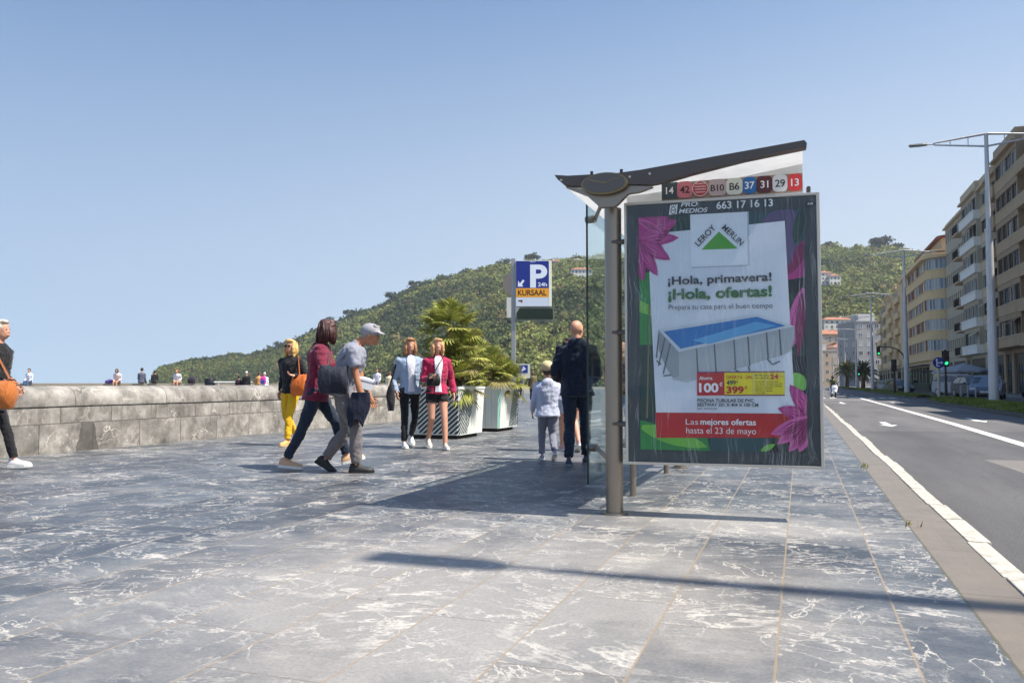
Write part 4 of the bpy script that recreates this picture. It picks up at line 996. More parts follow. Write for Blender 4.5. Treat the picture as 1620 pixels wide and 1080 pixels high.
o = thing('traffic_light', 'small far traffic light with green lamp in front of the palms', 'traffic light', (9.4,150,0), R(6))
b = MB(); b.tube([(0,.1,0),(0,.1,3.4)], .08, 10); b.build('pole', HEADM, o); signal_head(o, 0, 2.4, True)
o = thing('direction_sign', 'round blue sign with white straight and right arrows on a cream post', 'road sign', (7.75,53.9,0), R(9))
b = MB(); b.tube([(0,0,0),(0,0,2.05)], .085, 14); b.build('post', mat('cream_post', srgb(186,178,156), .6, 0, .1, 4, grime=.4), o, smooth=True)
b = MB(); b.tube([(0,-.11,2.22),(0,-.09,2.22)], .33, 36); b.build('disc', [flat('sign_blue', srgb(20,42,130))], o)
b = MB(); yl = -.114
for pts in ([(-.14,2.0),(.04,2.0),(.04,2.06),(-.08,2.06),(-.08,2.36),(-.14,2.36)], [(-.19,2.36),(-.03,2.36),(-.11,2.47)], [(-.08,2.18),(.14,2.18),(.14,2.25),(-.08,2.25)], [(.14,2.12),(.14,2.31),(.25,2.215)]):
    b.add([(x, yl, z) for x, z in pts], [tuple(range(len(pts)))])
b.build('arrows', flat('sign_letter_white', srgb(226,232,242)), o)

# ---------------------------------------------------------------- buildings along the street
PANES = [mat('pane_dark', srgb(44,50,58), .08, 0, .2, 3, 0, spec=.7), mat('pane_blue', srgb(96,112,128), .08, 0, .2, 3, 0, spec=.7), mat('pane_curtain', srgb(170,170,164), .25, 0, .15, 4, 0, spec=.6), mat('pane_blind', srgb(96,66,46), .6, 0, .2, 4, 0)]
FRAMEW = mat('window_frame_white', srgb(208,206,200), .5)
FRAMED = mat('window_frame_dark', srgb(60,56,52), .5)
IRON = mat('balcony_iron', srgb(44,42,42), .5, .4)
WC = {}
def win_mesh(w, h, nmull, fm, pm):
    key = (round(w,2), round(h,2), nmull, fm.name, pm.name)
    if key not in WC:
        b = MB(); f = .07
        b.box(0,.08,0,w,0,f); b.box(0,.08,0,w,h-f,h); b.box(0,.08,0,f,f,h-f); b.box(0,.08,w-f,w,f,h-f)
        for i in range(nmull):
            y = w*(i+1)/(nmull+1); b.box(.005,.075,y-.035,y+.035,f,h-f)
        o1 = b.build('window', fm); o1['tmp'] = 1
        b = MB(); b.box(.045,.055,f,w-f,f,h-f); o2 = b.build('pane', pm)
        WC[key] = (o1.data, o2.data); bpy.data.objects.remove(o1); bpy.data.objects.remove(o2)
    return WC[key]
def window(par, x, y, z, w, h, rng, nm=1, fm=None, pm=None, rz=0):
    a, p = win_mesh(w, h, nm, fm or FRAMEW, pm or rng.choices(PANES, (8,2,1,.8))[0])
    o = link('window', a, par, (x, y, z)); o.rotation_euler = (0,0,rz)
    link('pane', p, o); return o
def railing(b, x0, y0, y1, z0, z1, x1=None):
    b.box(x0, x0+.04, y0, y1, z1-.05, z1); b.box(x0, x0+.04, y0, y1, z0+.05, z0+.09)
    n = max(2, int((y1-y0)/.14))
    for i in range(n+1):
        y = y0+(y1-y0)*i/n; b.box(x0+.01, x0+.03, y-.01, y+.01, z0+.09, z1-.05)
    if x1 is not None:
        for yy in (y0, y1-.04):
            b.box(x0+.041, x1, yy, yy+.04, z1-.05, z1); b.box(x0+.041, x1, yy, yy+.04, z0+.05, z0+.09)
            for i in range(max(2, int((x1-x0)/.14))): b.box(x0+.06+i*.14, x0+.08+i*.14, yy+.01, yy+.03, z0+.09, z1-.05)
GROUNDM = mat('shop_dark_front', srgb(62,58,54), .5, 0, .25, .8)
SILLM = mat('pale_sill', srgb(204,184,152), .8); PIPEM = mat('green_pipe', srgb(120,140,122), .6)
AWN = [mat('awning_brown', srgb(120,84,58), .85), mat('awning_cream', srgb(206,190,160), .85), mat('awning_green', srgb(74,96,78), .85)]
def flats(name, label, X, Y0, cols, nfl, wallm, bandm, fh=2.95, gh=4.3, depth=13, parapet=1.0, seed=1, solidm=None, y_det=None):
    """one block of flats, front towards -x; cols: (width, type, projection)"""
    rng = random.Random(seed); o = thing(name, label, 'apartment building', (X, Y0, 0))
    L = sum(c_[0] for c_ in cols); H = gh+nfl*fh
    strips = MB(); awn = []
    w = MB(); w.box(.5, depth, 0.004, L-.004, .01, H-.01)
    bands = MB(); shop = MB(); y = 0; balc = []
    for ci, (cw, typ, pr) in enumerate(cols):
        x0 = -pr
        # ground floor: piers and dark shop openings
        w.box(-.0+.02, .5, y+.003, y+.45, .012, gh-.02); w.box(.02, .5, y+cw-.45, y+cw-.003, .012, gh-.02)
        shop.box(.22, .499, y+.451, y+cw-.451, .014, gh-.5); w.box(.04, .5, y+.451, y+cw-.451, gh-.5, gh-.02)
        for i in range(max(1, int(cw/2.2))): window(o, .10, y+.55+i*2.1, .1, min(1.9, cw-1.2), 2.9, rng, 1, FRAMED, PANES[0])
        for f in range(nfl):
            z = gh+f*fh
            sill, top = .95, 2.45
            if typ in ('win', 'ribbon', 'white'):
                bm_ = bandm if typ != 'white' else solidm
                (bands if typ != 'white' else balcw).box(x0, .499, y+.003, y+cw-.003, z, z+sill) if typ != 'white' else None
                if typ == 'white':
                    wb_ = MB(); wb_.box(x0-.25, .499, y+.003, y+cw-.003, z-.05, z+sill); wb_.box(x0-.31, x0-.251, y+.003, y+cw-.003, z+sill-.12, z+sill+.02)
                    wb_.build('balcony_front', solidm, o, bevel=.02)
                w.box(x0+.05, .498, y+.004, y+cw-.004, z+top, z+fh)
                if typ != 'white': strips.box(x0-.06, x0-.002, y+.003, y+cw-.003, z+sill-.03, z+sill+.05)
                if rng.random() < .22: awn.append((x0, y+.3, min(cw-.6, rng.choice((1.8,2.6))), z+top-.05))
                if pr: w.box(x0+.05, .498, y+.004, y+.25, z+sill, z+top); w.box(x0+.05, .498, y+cw-.25, y+cw-.004, z+sill, z+top)
                n = max(1, round((cw-.6)/1.9)); ww = (cw-.5)/n
                for i in range(n):
                    window(o, x0+.16, y+.25+i*ww+.06, z+sill, ww-.12, top-sill, rng, 1 if ww > 1.2 else 0, FRAMEW if rng.random() < (.75 if typ == 'white' else .3) else FRAMED)
                    if i: w.box(x0+.06, .497, y+.25+i*ww-.06, y+.25+i*ww+.06, z+sill, z+top)
                shop.box(.40, .4985, y+.26, y+cw-.26, z+sill, z+top)
            elif typ in ('balc', 'rail'):
                # recessed balcony with slab, front and door
                w.box(.42, .499, y+.003, y+cw-.003, z+2.5, z+fh)
                bl = MB(); bl.box(-1.25-pr, .498, y+.05, y+cw-.05, z-.14, z+.02)
                if typ == 'balc':
                    bl.box(-1.25-pr, -1.13-pr, y+.05, y+cw-.05, z+.021, z+.95); bl.box(-1.129-pr, .40, y+.05, y+.15, z+.021, z+.93); bl.box(-1.129-pr, .40, y+cw-.15, y+cw-.05, z+.021, z+.93)
                    bb = bl.build('balcony', bandm, o, bevel=.015)
                else:
                    bb = bl.build('balcony', bandm, o); rb = MB(); railing(rb, -1.22-pr, y+.08, y+cw-.08, z+.02, z+1.0, .3); rb.build('railing', IRON, bb)
                window(o, .38, y+.35, z+.05, min(1.6, cw-.7), 2.4, rng, 1, FRAMEW if rng.random() < .6 else FRAMED)
                if cw > 3: window(o, .38, y+2.3, z+.95, min(1.2, cw-2.7), 1.5, rng, 0)
            elif typ == 'pair':
                w.box(.0, .499, y+.003, y+cw-.003, z, z+sill); w.box(.0, .499, y+.003, y+cw-.003, z+top, z+fh)
                n = max(2, round(cw/1.55)); ww = cw/n
                for i in range(n+1):
                    ya, yb = max(y+.003, y+i*ww-.28), min(y+cw-.003, y+i*ww+.28); w.box(.0, .499, ya, yb, z+sill, z+top)
                for i in range(n):
                    window(o, .14, y+i*ww+.28, z+sill, ww-.56, top-sill, rng, 0); 
                shop.box(.40, .4985, y+.281, y+cw-.281, z+sill, z+top)
            elif typ == 'blank': w.box(.0, .499, y+.003, y+cw-.003, z, z+fh)
        # roof slab and parapet with the column's projection
        bands.box(x0-.35, .499, y+.003, y+cw-.003, H, H+.22); bands.box(x0-.02, x0+.18, y+.003, y+cw-.003, H+.221, H+.22+parapet)
        if pr and ci: bands.box(x0+.181, .499, y+.003, y+.18, H+.221, H+.22+parapet)
        if bands.v: bands.build('band', bandm, o, bevel=.015)
        if strips.v: strips.build('sill_strip', SILLM, o)
        bands = MB(); strips = MB(); y += cw
    for ax, ay, aw, az in awn:
        b = MB(); b.add([(ax+.02,ay,az),(ax+.02,ay+aw,az),(ax-.7,ay+aw,az-.5),(ax-.7,ay,az-.5),(ax+.02,ay,az+.03),(ax+.02,ay+aw,az+.03),(ax-.7,ay+aw,az-.47),(ax-.7,ay,az-.47)], [(0,1,2,3),(7,6,5,4),(0,4,5,1),(1,5,6,2),(2,6,7,3),(3,7,4,0)]); b.build('awning', AWN[rng.randrange(3)], o)
    b = MB(); b.tube([(-.12,.35,.1),(-.12,.35,H-.1)], .06, 8); b.build('downpipe', PIPEM, o)
    w.build('wall', wallm, o); shop.build('shop_front', GROUNDM, o)
    b = MB(); b.box(.5, depth, .005, L-.005, H, H+.3); b.build('roof', mat('flat_roof', srgb(140,134,126), .9), o)
    return o
BRN = mat('brown_render', srgb(162,136,106), .8, 0, .12, .6, .2, 8, .01, grime=.3); BRB = mat('brown_band', srgb(180,152,118), .8, 0, .12, .6, .2, 8, .01, grime=.3)
GRY = mat('grey_beige_render', srgb(184,170,146), .85, 0, .12, .6, .2, 8, .01, grime=.3); WHB = mat('white_balcony', srgb(236,230,218), .7, 0, .08, 1, .1, grime=.25)
CRM = mat('cream_render', srgb(216,190,150), .8, 0, .08, .6, .15, 8, .01, grime=.2); OCH = mat('ochre_band', srgb(222,190,140), .8, 0, .08, .6, .15, 8, .01, grime=.2)
RED = mat('red_shutter', srgb(120,52,40), .6, 0, .15, 3)
# nearest block (most of it out of frame to the right; its far end shows)
flats('apartment_building', 'brown block of flats with projecting window bays at the right edge of the street', 19, 22, [(6.5,'balc',0),(8,'win',1.0),(6.5,'balc',0),(8,'win',1.0),(6.5,'balc',0),(8,'win',1.0)], 5, BRN, BRB, seed=5)
flats('apartment_building', 'tall brown block with bays and brown balcony fronts beside the nearest street lamp', 19, 65.6, [(8,'win',1.0),(6.2,'balc',0),(8.4,'win',1.1),(3.2,'balc',.0),(4.8,'win',.25)], 6, BRN, BRB, seed=6)
flats('apartment_building', 'block of flats with white balcony bands left of the nearest street lamp', 19, 96.4, [(3.4,'win',.2),(8.6,'white',.6)], 6, GRY, mat('pale_stone_band', srgb(204,180,144), .8, 0, .1, .6), seed=7, solidm=WHB)
flats('apartment_building', 'grey beige flats with paired windows and iron railed balconies', 19.2, 108.6, [(3.6,'rail',0),(9,'pair',0),(3.4,'pair',0)], 6, GRY, mat('beige_slab', srgb(204,178,142), .8), seed=8, parapet=.5)

# cream flats with a rounded corner, red shutters, ribbon windows
rng = random.Random(12)
cb = thing('apartment_building', 'cream flats with rounded corner, ribbon windows and red shutters', 'apartment building', (17, 125, 0))
def path_pts():
    pts = [(9.0,0.0),(4.2,0.0)]
    for i in range(0, 9): a = R(-90-90*i/8); pts.append((3.2+3.2*math.cos(a), 3.2+3.2*math.sin(a)))
    pts.append((0.0, 27.0)); return [Vector(p) for p in pts]
PTH = path_pts()
def off(i, o_):
    """point i of the facade line moved o_ inwards"""
    p = PTH[i]; a = PTH[max(i-1,0)]; c_ = PTH[min(i+1,len(PTH)-1)]; t_ = (c_-a).normalized(); n = Vector((-t_.y, t_.x)) if False else Vector((t_.y, -t_.x))
    n = -n if (Vector((8,12))-p).dot(n) < 0 else n
    return p+n*o_
def pband(b, z0, z1, o0, o1):
    rings = [[(*off(i,o0), z0), (*off(i,o0), z1), (*off(i,o1), z1), (*off(i,o1), z0)] for i in range(len(PTH))]
    b.ring_loft(rings)
bands = MB(); core = MB(); GH, FH, NF = 4.3, 2.85, 5
for f in range(NF):
    z = GH+f*FH; pband(bands, z-.05, z+1.15, 0, .5); pband(bands, z+1.151, z+1.25, -.08, .5)
pband(bands, GH+NF*FH-.05, GH+NF*FH+.35, -.55, .5); pband(bands, GH+NF*FH+.351, GH+NF*FH+1.2, .1, .3)
bands.build('bands', OCH, cb)
poly_ = [off(i, .42) for i in range(len(PTH))]+[Vector((9, 27))]
core.prism(poly_, lambda p: (p.x, p.y, .01), lambda p: (p.x, p.y, GH+NF*FH)); core.build('wall', CRM, cb)
b = MB(); poly2_ = [off(i, 2.2) for i in range(len(PTH))]+[Vector((9, 24.8))]
b.prism(poly2_, lambda p: (p.x, p.y, GH+NF*FH+.01), lambda p: (p.x, p.y, GH+NF*FH+3.0)); b.build('top_storey', CRM, cb)
b = MB(); poly3_ = [off(i, 1.6) for i in range(len(PTH))]+[Vector((9, 25.4))]
b.prism(poly3_, lambda p: (p.x, p.y, GH+NF*FH+3.001), lambda p: (p.x, p.y, GH+NF*FH+3.3)); b.build('roof', mat('clay_roof_edge', srgb(150,90,66), .8), cb)
# windows along the facade path
segs = []; 
for i in range(len(PTH)-1):
    p, q = off(i, .12), off(i+1, .12); l = (q-p).length
    if i == 0: st = [(.3+k*1.25, 1.15) for k in range(3)]
    elif l < 1.2: st = [(.02, l-.06)]
    else: st = [(.5+k*1.32, 1.2) for k in range(int((l-.6)/1.32))]
    for s_, w_ in st: segs.append((p+(q-p).normalized()*s_, (q-p).normalized(), w_))
for f in range(NF):
    z = GH+f*FH+1.25
    for j, (p, d_, w_) in enumerate(segs):
        if j < 3 and f == 0: pass
        straight = w_ > 1.1
        rz = math.atan2(-d_.x, d_.y)
        if straight and j > 3 and j % 7 == 6:
            b = MB(); b.box(0,.25,0,w_,0,FH-1.31); s_ = b.build('pier', OCH, cb); s_.location = (p.x,p.y,z); s_.rotation_euler = (0,0,rz); continue
        if straight and rng.random() < .45:
            b = MB(); b.box(.02,.10,.0,w_,0,FH-1.32)
            for k in range(9): b.box(.0,.018,.06,w_-.06,.1+k*.15,.19+k*.15)
            s_ = b.build('shutter', RED, cb); s_.location = (p.x,p.y,z); s_.rotation_euler = (0,0,rz)
        else: window(cb, p.x, p.y, z, w_, FH-1.32, rng, 0, FRAMEW, PANES[rng.choice((0,1,1,2))], rz)
for i in range(6): window(cb, .36, 4.2+i*3.5, .15, 2.6, 3.2, rng, 2, FRAMED, PANES[0])
b = MB(); b.box(-.5,.41,3.5,26.5,3.55,3.7); b.build('shop_canopy', mat('canopy_dark', srgb(54,62,72), .6), cb)
for i in range(3): window(cb, 1.62+.6, 6+i*5, GH+NF*FH+.6, 2.2, 1.8, rng, 1, FRAMEW)
# further cream/grey flats
flats('apartment_building', 'cream and grey flats with stacked loggias beyond the rounded corner block', 17.2, 152.4, [(5,'pair',0),(4,'blank',0),(8,'balc',-.9),(4,'pair',0),(8,'balc',-.9),(6,'pair',0)], 5, CRM, OCH, seed=21, fh=2.9, parapet=.8)
flats('apartment_building', 'last cream flats before the grey tower', 17.6, 188, [(8,'balc',-.9),(5,'pair',0),(9,'balc',-.9)], 5, GRY, OCH, seed=22, fh=2.75, parapet=.6)
def plain_block(label, x, y, w, dp, h, rz, wm, nfl, ncol, roof=None, seed=0, hip=2.2, cat='building', name='building'):
    """far block: box with a window grid on its two visible sides and a roof"""
    rng = random.Random(seed); o = thing(name, label, cat, (x, y, 0), rz)
    b = MB(); b.box(-w/2, w/2, 0, dp, .0, h); b.build('wall', wm, o)
    fh = (h-.6)/nfl
    for f in range(nfl):
        for i in range(ncol):
            cx = -w/2+w*(i+.5)/ncol; ww = min(1.4, w/ncol*.5)
            a_, p_ = win_mesh(ww, fh*.5, 1, FRAMEW, rng.choices(PANES, (6,2,2,0))[0])
            q = link('window', a_, o, (cx-ww/2, -.04, .6+f*fh+fh*.3)); q.rotation_euler = (0,0,-math.pi/2); q.location = (cx-ww/2, -.05, .6+f*fh+fh*.25); q.scale = (1,1,1)
            q.rotation_euler = (0,0,math.pi/2); q.location = (cx+ww/2, -.05, .6+f*fh+fh*.25); link('pane', p_, q)
        for i in range(max(1, int(dp/4))):
            cy = dp*(i+.5)/max(1, int(dp/4)); a_, p_ = win_mesh(1.2, fh*.5, 1, FRAMEW, rng.choices(PANES, (6,2,2,0))[0])
            q = link('window', a_, o, (-w/2-.05, cy-.6, .6+f*fh+fh*.25)); link('pane', p_, q)
    if roof:
        b = MB(); e_ = .5; b.add([(-w/2-e_,-e_,h+.004),(w/2+e_,-e_,h+.004),(w/2+e_,dp+e_,h+.004),(-w/2-e_,dp+e_,h+.004),(-w/2+dp*.4,dp/2,h+hip),(w/2-dp*.4,dp/2,h+hip)], [(0,3,2,1),(0,1,5,4),(1,2,5),(2,3,4,5),(3,0,4)])
        b.build('roof', roof, o)
        b = MB(); b.box(w*.15,w*.15+.7,dp*.6,dp*.6+.7,h+.3,h+hip+.8); b.build('chimney', wm, o)
    else:
        b = MB(); b.box(-w/2-.2, w/2+.2, -.2, dp+.2, h+.002, h+.4); b.box(-w/4, w/4, dp*.3, dp*.7, h+.401, h+2.6); b.build('roof', mat('pale_roof', srgb(176,174,172), .8), o)
    return o
TILE = mat('terracotta_tiles', srgb(160,106,80), .85, 0, .2, 2, .4, 8, .03)
GT = mat('grey_render', srgb(150,148,148), .85, 0, .06, .4); OR_ = mat('tan_render', srgb(170,150,128), .85, 0, .1, .5); WHR = mat('white_render', srgb(222,216,206), .8, 0, .06, .6)
plain_block('grey tower block with small paired windows at the end of the street', 20.2, 258, 9.5, 14, 19.0, R(19), GT, 7, 4, seed=31)
plain_block('tan flats at the far end of the road beside the advert', 8.5, 322, 8.5, 12, 13, R(19), OR_, 4, 4, seed=32)
plain_block('pale flats behind the tan ones at the far end of the road', 15.5, 332, 8, 12, 14.5, R(19), mat('rose_render', srgb(186,160,136), .85, 0, .1, .5), 5, 4, TILE, seed=33)
plain_block('brown roofed house rising behind the far flats', 13.5, 372, 16, 12, 22, R(19), OR_, 5, 6, TILE, seed=34)
def hill_house(label, u, k, w, dp, h, rz, roof, seed, dz=0):
    x, y, z = hz(u, k); o = plain_block(label, x, y, w, dp, h, rz, WHR, 2 if h < 9 else 4, max(2, int(w/2.6)), roof, seed=seed, hip=1.8, cat='house', name='house'); o.location.z = z+1+dz; return o
hill_house('small white house with orange roof high on the wooded slope left of the shelter', 921, .66, 16, 9, 8, R(19), TILE, 41, 2)
hill_house('tall white villa with orange roof on the slope right of the advert', 1308, .47, 11, 10, 12, R(19), TILE, 42, 1)
hill_house('cream villa beside the tall white one on the slope', 1324, .47, 8, 9, 8, R(19), TILE, 43, 3)
hill_house('pale roofed house peeping out near the ridge above the shelter glass', 911, .93, 14, 9, 5, R(19), mat('grey_roof', srgb(150,146,142), .8), 44, -1)
hill_house('reddish roofed house on the ridge right of the parking sign', 882, .97, 10, 8, 4, R(19), TILE, 45, 0)
hill_house('low house among terraces below the villas', 1330, .18, 18, 9, 6, R(19), TILE, 46, 4)

# palms in the far median
def date_palm(label, x, y, h, seed):
    rng = random.Random(seed); o = thing('date_palm', label, 'palm', (x, y, 0), 0, None)
    b = MB(); b.tube([(0,0,0),(.1,0,h*.5),(0,0,h)], [.4,.33,.36], 12); b.build('trunk', FIBRE, o, smooth=True)
    b = MB(); cols = []
    for i in range(46):
        a = i*2.4; el = R(75-105*i/46); L = rng.uniform(2.6,3.4); d_ = Vector((math.cos(a)*math.cos(el), math.sin(a)*math.cos(el), math.sin(el)))
        p = Vector((0,0,h)); sd_ = Vector((-math.sin(a), math.cos(a), 0)); prev = p
        for k in range(1, 9):
            t_ = k/8; q = p+d_*L*t_+Vector((0,0,-1.3*t_*t_*(.5+.5*math.cos(el))))
            wv = .34*math.sin(math.pi*min(1,t_*.9+.08))
            for s in (-1, 1):
                b.add([prev, q, q+sd_*s*wv+Vector((0,0,-.22)), prev+sd_*s*wv*.8+Vector((0,0,-.2))], [(0,1,2,3)])
                cols.append((*(Vector((.10,.12,.045)).lerp(Vector((.24,.20,.09)), rng.random()*.5+(.4 if el < 0 else 0))), 1))
            prev = q
    c_ = b.build('crown', PALMLEAF, o); vcol(c_.data, cols)
date_palm('date palm in the far median, nearer and right of the pair', 10.9, 163, 3.4, 1)
date_palm('date palm in the far median, left and farther of the pair', 9.4, 188, 4.2, 2)

# ---------------------------------------------------------------- people
SKIN = {}
def skin(nm, rgb):
    if nm in MATS: return MATS[nm]
    t = NT(nm); n = t.noise(t.coord(), 14, 4); t.P(Base_Color=t.mix(n, srgb(*[c*.9 for c in rgb]), srgb(*rgb)), Roughness=.55)
    t.b.inputs['Subsurface Weight'].default_value = .08; t.b.inputs['Subsurface Radius'].default_value = (.02,.008,.004)
    MATS[nm] = t.m; return t.m
SKN = skin('skin', (206,150,122)); SKT = skin('tanned_skin', (182,122,88))
def hair_mat(nm, rgb):
    if nm in MATS: return MATS[nm]
    t = NT(nm); c = t.coord(); n = t.noise(t.mapping(c, (60,60,5)), 1, 4, .6)
    t.P(Base_Color=t.mix(n, srgb(*[v*.55 for v in rgb]), srgb(*[min(255, v*1.15) for v in rgb])), Roughness=.5); t.bump(n, .6, .01); MATS[nm] = t.m; return t.m
def fuse(b, vox, smooth=2):
    """melt overlapping lofts into one continuous skin"""
    me = b.mesh('tmp'); bm = bmesh.new(); bm.from_mesh(me); bmesh.ops.recalc_face_normals(bm, faces=bm.faces); bm.to_mesh(me); bm.free()
    o = bpy.data.objects.new('tmp', me); COL.objects.link(o)
    m = o.modifiers.new('r', 'REMESH'); m.mode = 'VOXEL'; m.voxel_size = vox
    s = o.modifiers.new('s', 'SMOOTH'); s.factor = .5; s.iterations = smooth
    dg = bpy.context.evaluated_depsgraph_get(); dg.update()
    r = bpy.data.meshes.new_from_object(o.evaluated_get(dg)); bpy.data.objects.remove(o); bpy.data.meshes.remove(me); return r
def finish(me, name, m, parent, folds=0, fs=7, extra=None, mats2=None):
    n = len(me.vertices)
    if folds:
        me.update(); nr = [v.normal.copy() for v in me.vertices]
        for v, q in zip(me.vertices, nr):
            c = v.co; v.co = c+q*folds*(mnoise.noise(Vector((c.x*fs, c.y*fs, c.z*fs*.8)))+.6*mnoise.noise(Vector((c.x*fs*2.2+5, c.y*fs*2.2, c.z*fs*3.2))))
    if extra:
        bm = bmesh.new(); bm.from_mesh(me)
        for vs, f_ in ((extra.v, extra.f),):
            nv = [bm.verts.new(p) for p in vs]
            for f in f_: bm.faces.new([nv[i] for i in f])
        bmesh.ops.recalc_face_normals(bm, faces=bm.faces); bm.to_mesh(me); bm.free()
    me.materials.clear(); me.materials.append(m); me.polygons.foreach_set('use_smooth', [True]*len(me.polygons)); me.polygons.foreach_set('material_index', [0]*len(me.polygons))
    return link(name, me, parent)
def ik(a, c, l1, l2, pole):
    d = c-a; L = min(d.length, .998*(l1+l2)); dn = d.normalized(); x = (l1*l1-l2*l2+L*L)/(2*L); h = math.sqrt(max(0, l1*l1-x*x))
    p = (pole-dn*pole.dot(dn)); p = p.normalized() if p.length > 1e-5 else Vector((0,1,0))
    return a+dn*x+p*h, a+dn*L
def oval(c, ax, wx, rx, ry, n=20):
    """ring round c, across wx (width) and ax x wx (depth)"""
    dp = ax.cross(wx).normalized(); return [c+wx*(rx*math.cos(2*math.pi*k/n))+dp*(ry*math.sin(2*math.pi*k/n)) for k in range(n)]
def lp(a, b_, k): return a+(b_-a)*k

def person(label, x, y, z, rz, H=1.72, lean=.05, headlean=None, headyaw=0., headpitch=0., hip=None, feet=None, hands=None, toes=None, footyaw=(0,0),
           top='jacket', topc=None, topcol2=None, sleeve=1.0, hem=-.06, leg='trousers', legc=None, leglen=1.0, loose=1.0, hair='short', hairc=(60,42,30), shoe=(200,196,188), sole=(225,222,214), sk=None, fem=False,
           hood=False, cap=None, glasses=False, vox=.012, bulk=1.0, group=None, kpole=None, apole=None, open_top=None, fingers=True, cat='person', headk=1.0):
    s = H/1.75; hs = s*headk; sk = sk or SKN
    P = thing('person', label, cat, (x, y, z), rz, group)
    hipC = Vector(hip) if hip else Vector((0, 0, .925*s)); V3 = Vector; X = V3((1,0,0))
    up = V3((0, math.sin(lean), math.cos(lean))).normalized()
    chest = hipC+up*.30*s; sho = hipC+up*.475*s; nb = hipC+up*.545*s
    hl = lean*.6 if headlean is None else headlean
    hu = V3((0, math.sin(hl), math.cos(hl))); neckt = nb+hu*.06*s; head = nb+hu*(.06*s+.105*hs)+V3((0,.018,0))*s
    sw = (.172 if fem else .192)*s; hw = .092*s
    feet = feet or [(-.10,0,0),(.10,0,0)]; toes = toes or (0, 0)
    shoulders = [sho+X*(-sw), sho+X*sw]; hips = [hipC+X*(-hw)-V3((0,0,.02*s)), hipC+X*hw-V3((0,0,.02*s))]
    ank = [V3(f)+V3((0, 0, .085*s)) for f in feet]
    knees = []
    for i in (0, 1):
        k_, a_ = ik(hips[i], ank[i], .43*s, .425*s, V3(kpole[i]) if kpole else V3((0.0, 1, .1))); knees.append(k_); ank[i] = a_
    hands = hands or [(-.24*s, .05, .80*s), (.24*s, .05, .80*s)]
    elb = []; wr = []
    for i in (0, 1):
        sg = -1 if i == 0 else 1
        e_, w_ = ik(shoulders[i]-up*.02*s, V3(hands[i]), .29*s, .255*s, V3(apole[i]) if apole else V3((sg*.35, -1, -.25))); elb.append(e_); wr.append(w_)
    # ---- body
    B = MB(); k = .84 if top else 1
    def torso(b, sc, ex=0, h0=-.07, h1=None, neck=True, flare=0):
        w = 1.0*sc*bulk
        secs = [(h0, (.158 if fem else .150)+flare, .112+flare*.7), (0, .160 if fem else .152, .112), (.12, .128 if fem else .146, .098), (.22, .134 if fem else .158, .105), (.34, .158 if fem else .178, .118), (.44, .168 if fem else .186, .108), (.50, .140 if fem else .155, .085), (.545, .070, .066)]
        rings = [oval(hipC+up*q*s-V3((0,.004,0)), up, X, rx*s*w+ex, ry*s*w+ex) for q, rx, ry in secs]
        b.ring_loft(rings)
    torso(B, .9 if top else 1)
    B.tube([nb-hu*.03*s, neckt, head-hu*.03*s], [.058*s,.052*s,.055*s], 14)
    Mh = Matrix.Rotation(headyaw, 3, 'Z') @ Matrix.Rotation(-hl*0-headpitch, 3, 'X')
    hd = lambda q: head+Mh @ (V3(q)*hs)
    B.ell(hd((0,-.008,.028)), (.074*hs,.094*hs,.090*hs), 14, M=Mh); B.ell(hd((0,.026,-.045)), (.055*hs,.062*hs,.066*hs), 12, M=Mh); B.ell(hd((0,.062,-.02)), (.05*hs,.03*hs,.055*hs), 10, M=Mh)
    B.ring_loft([[hd((-.011,.085,.018)), hd((.011,.085,.018)), hd((.008,.08,.022)), hd((-.008,.08,.022))], [hd((-.014,.105,-.018)), hd((.014,.105,-.018)), hd((.012,.085,.0)), hd((-.012,.085,.0))], [hd((-.012,.09,-.03)), hd((.012,.09,-.03)), hd((.01,.08,-.03)), hd((-.01,.08,-.03))]])
    for sg in (-1, 1): B.ell(hd((sg*.076,-.006,-.005)), (.012*hs,.024*hs,.033*hs), 8, M=Mh)
    B.ell(hd((0,.09,-.058)), (.024*hs,.012*hs,.010*hs), 8, M=Mh)
    for i in (0, 1):
        B.tube([shoulders[i]-up*.02*s, lp(shoulders[i], elb[i], .4), elb[i], lp(elb[i], wr[i], .35), wr[i]], [r*s*(.84 if q_ < 4 and top and sleeve >= 1 else 1) for q_, r in enumerate((.048,.046,.037,.038,.026))], 12)
        B.tube([hips[i]+V3((0,0,.03)), lp(hips[i], knees[i], .4), knees[i], lp(knees[i], ank[i], .32), ank[i], ank[i]-V3((0,0,.03))], [r*s*(.74 if leg and leglen >= 1 else 1) for r in (.080,.076,.052,.052,.036,.036)], 14)
    # palms, then five fingers on each
    F = MB()
    for i in (0, 1):
        sg = -1 if i == 0 else 1; fd = (wr[i]-elb[i]).normalized(); sd_ = X*sg if abs(fd.x) < .8 else V3((0,1,0)); nd = fd.cross(sd_).normalized(); kd = nd.cross(fd).normalized()
        # kd points sideways out of the thumb-less edge, nd is the palm normal
        kd = V3((0,1,0)) - fd*fd.y; kd = kd.normalized() if kd.length > .2 else X; nd = fd.cross(kd).normalized()*(-sg)
        pc_ = wr[i]+fd*.045*s
        B.ring_loft([oval(wr[i], fd, kd, .027*s, .019*s, 10), oval(pc_, fd, kd, .042*s, .015*s, 10), oval(wr[i]+fd*.088*s, fd, kd, .040*s, .013*s, 10)])
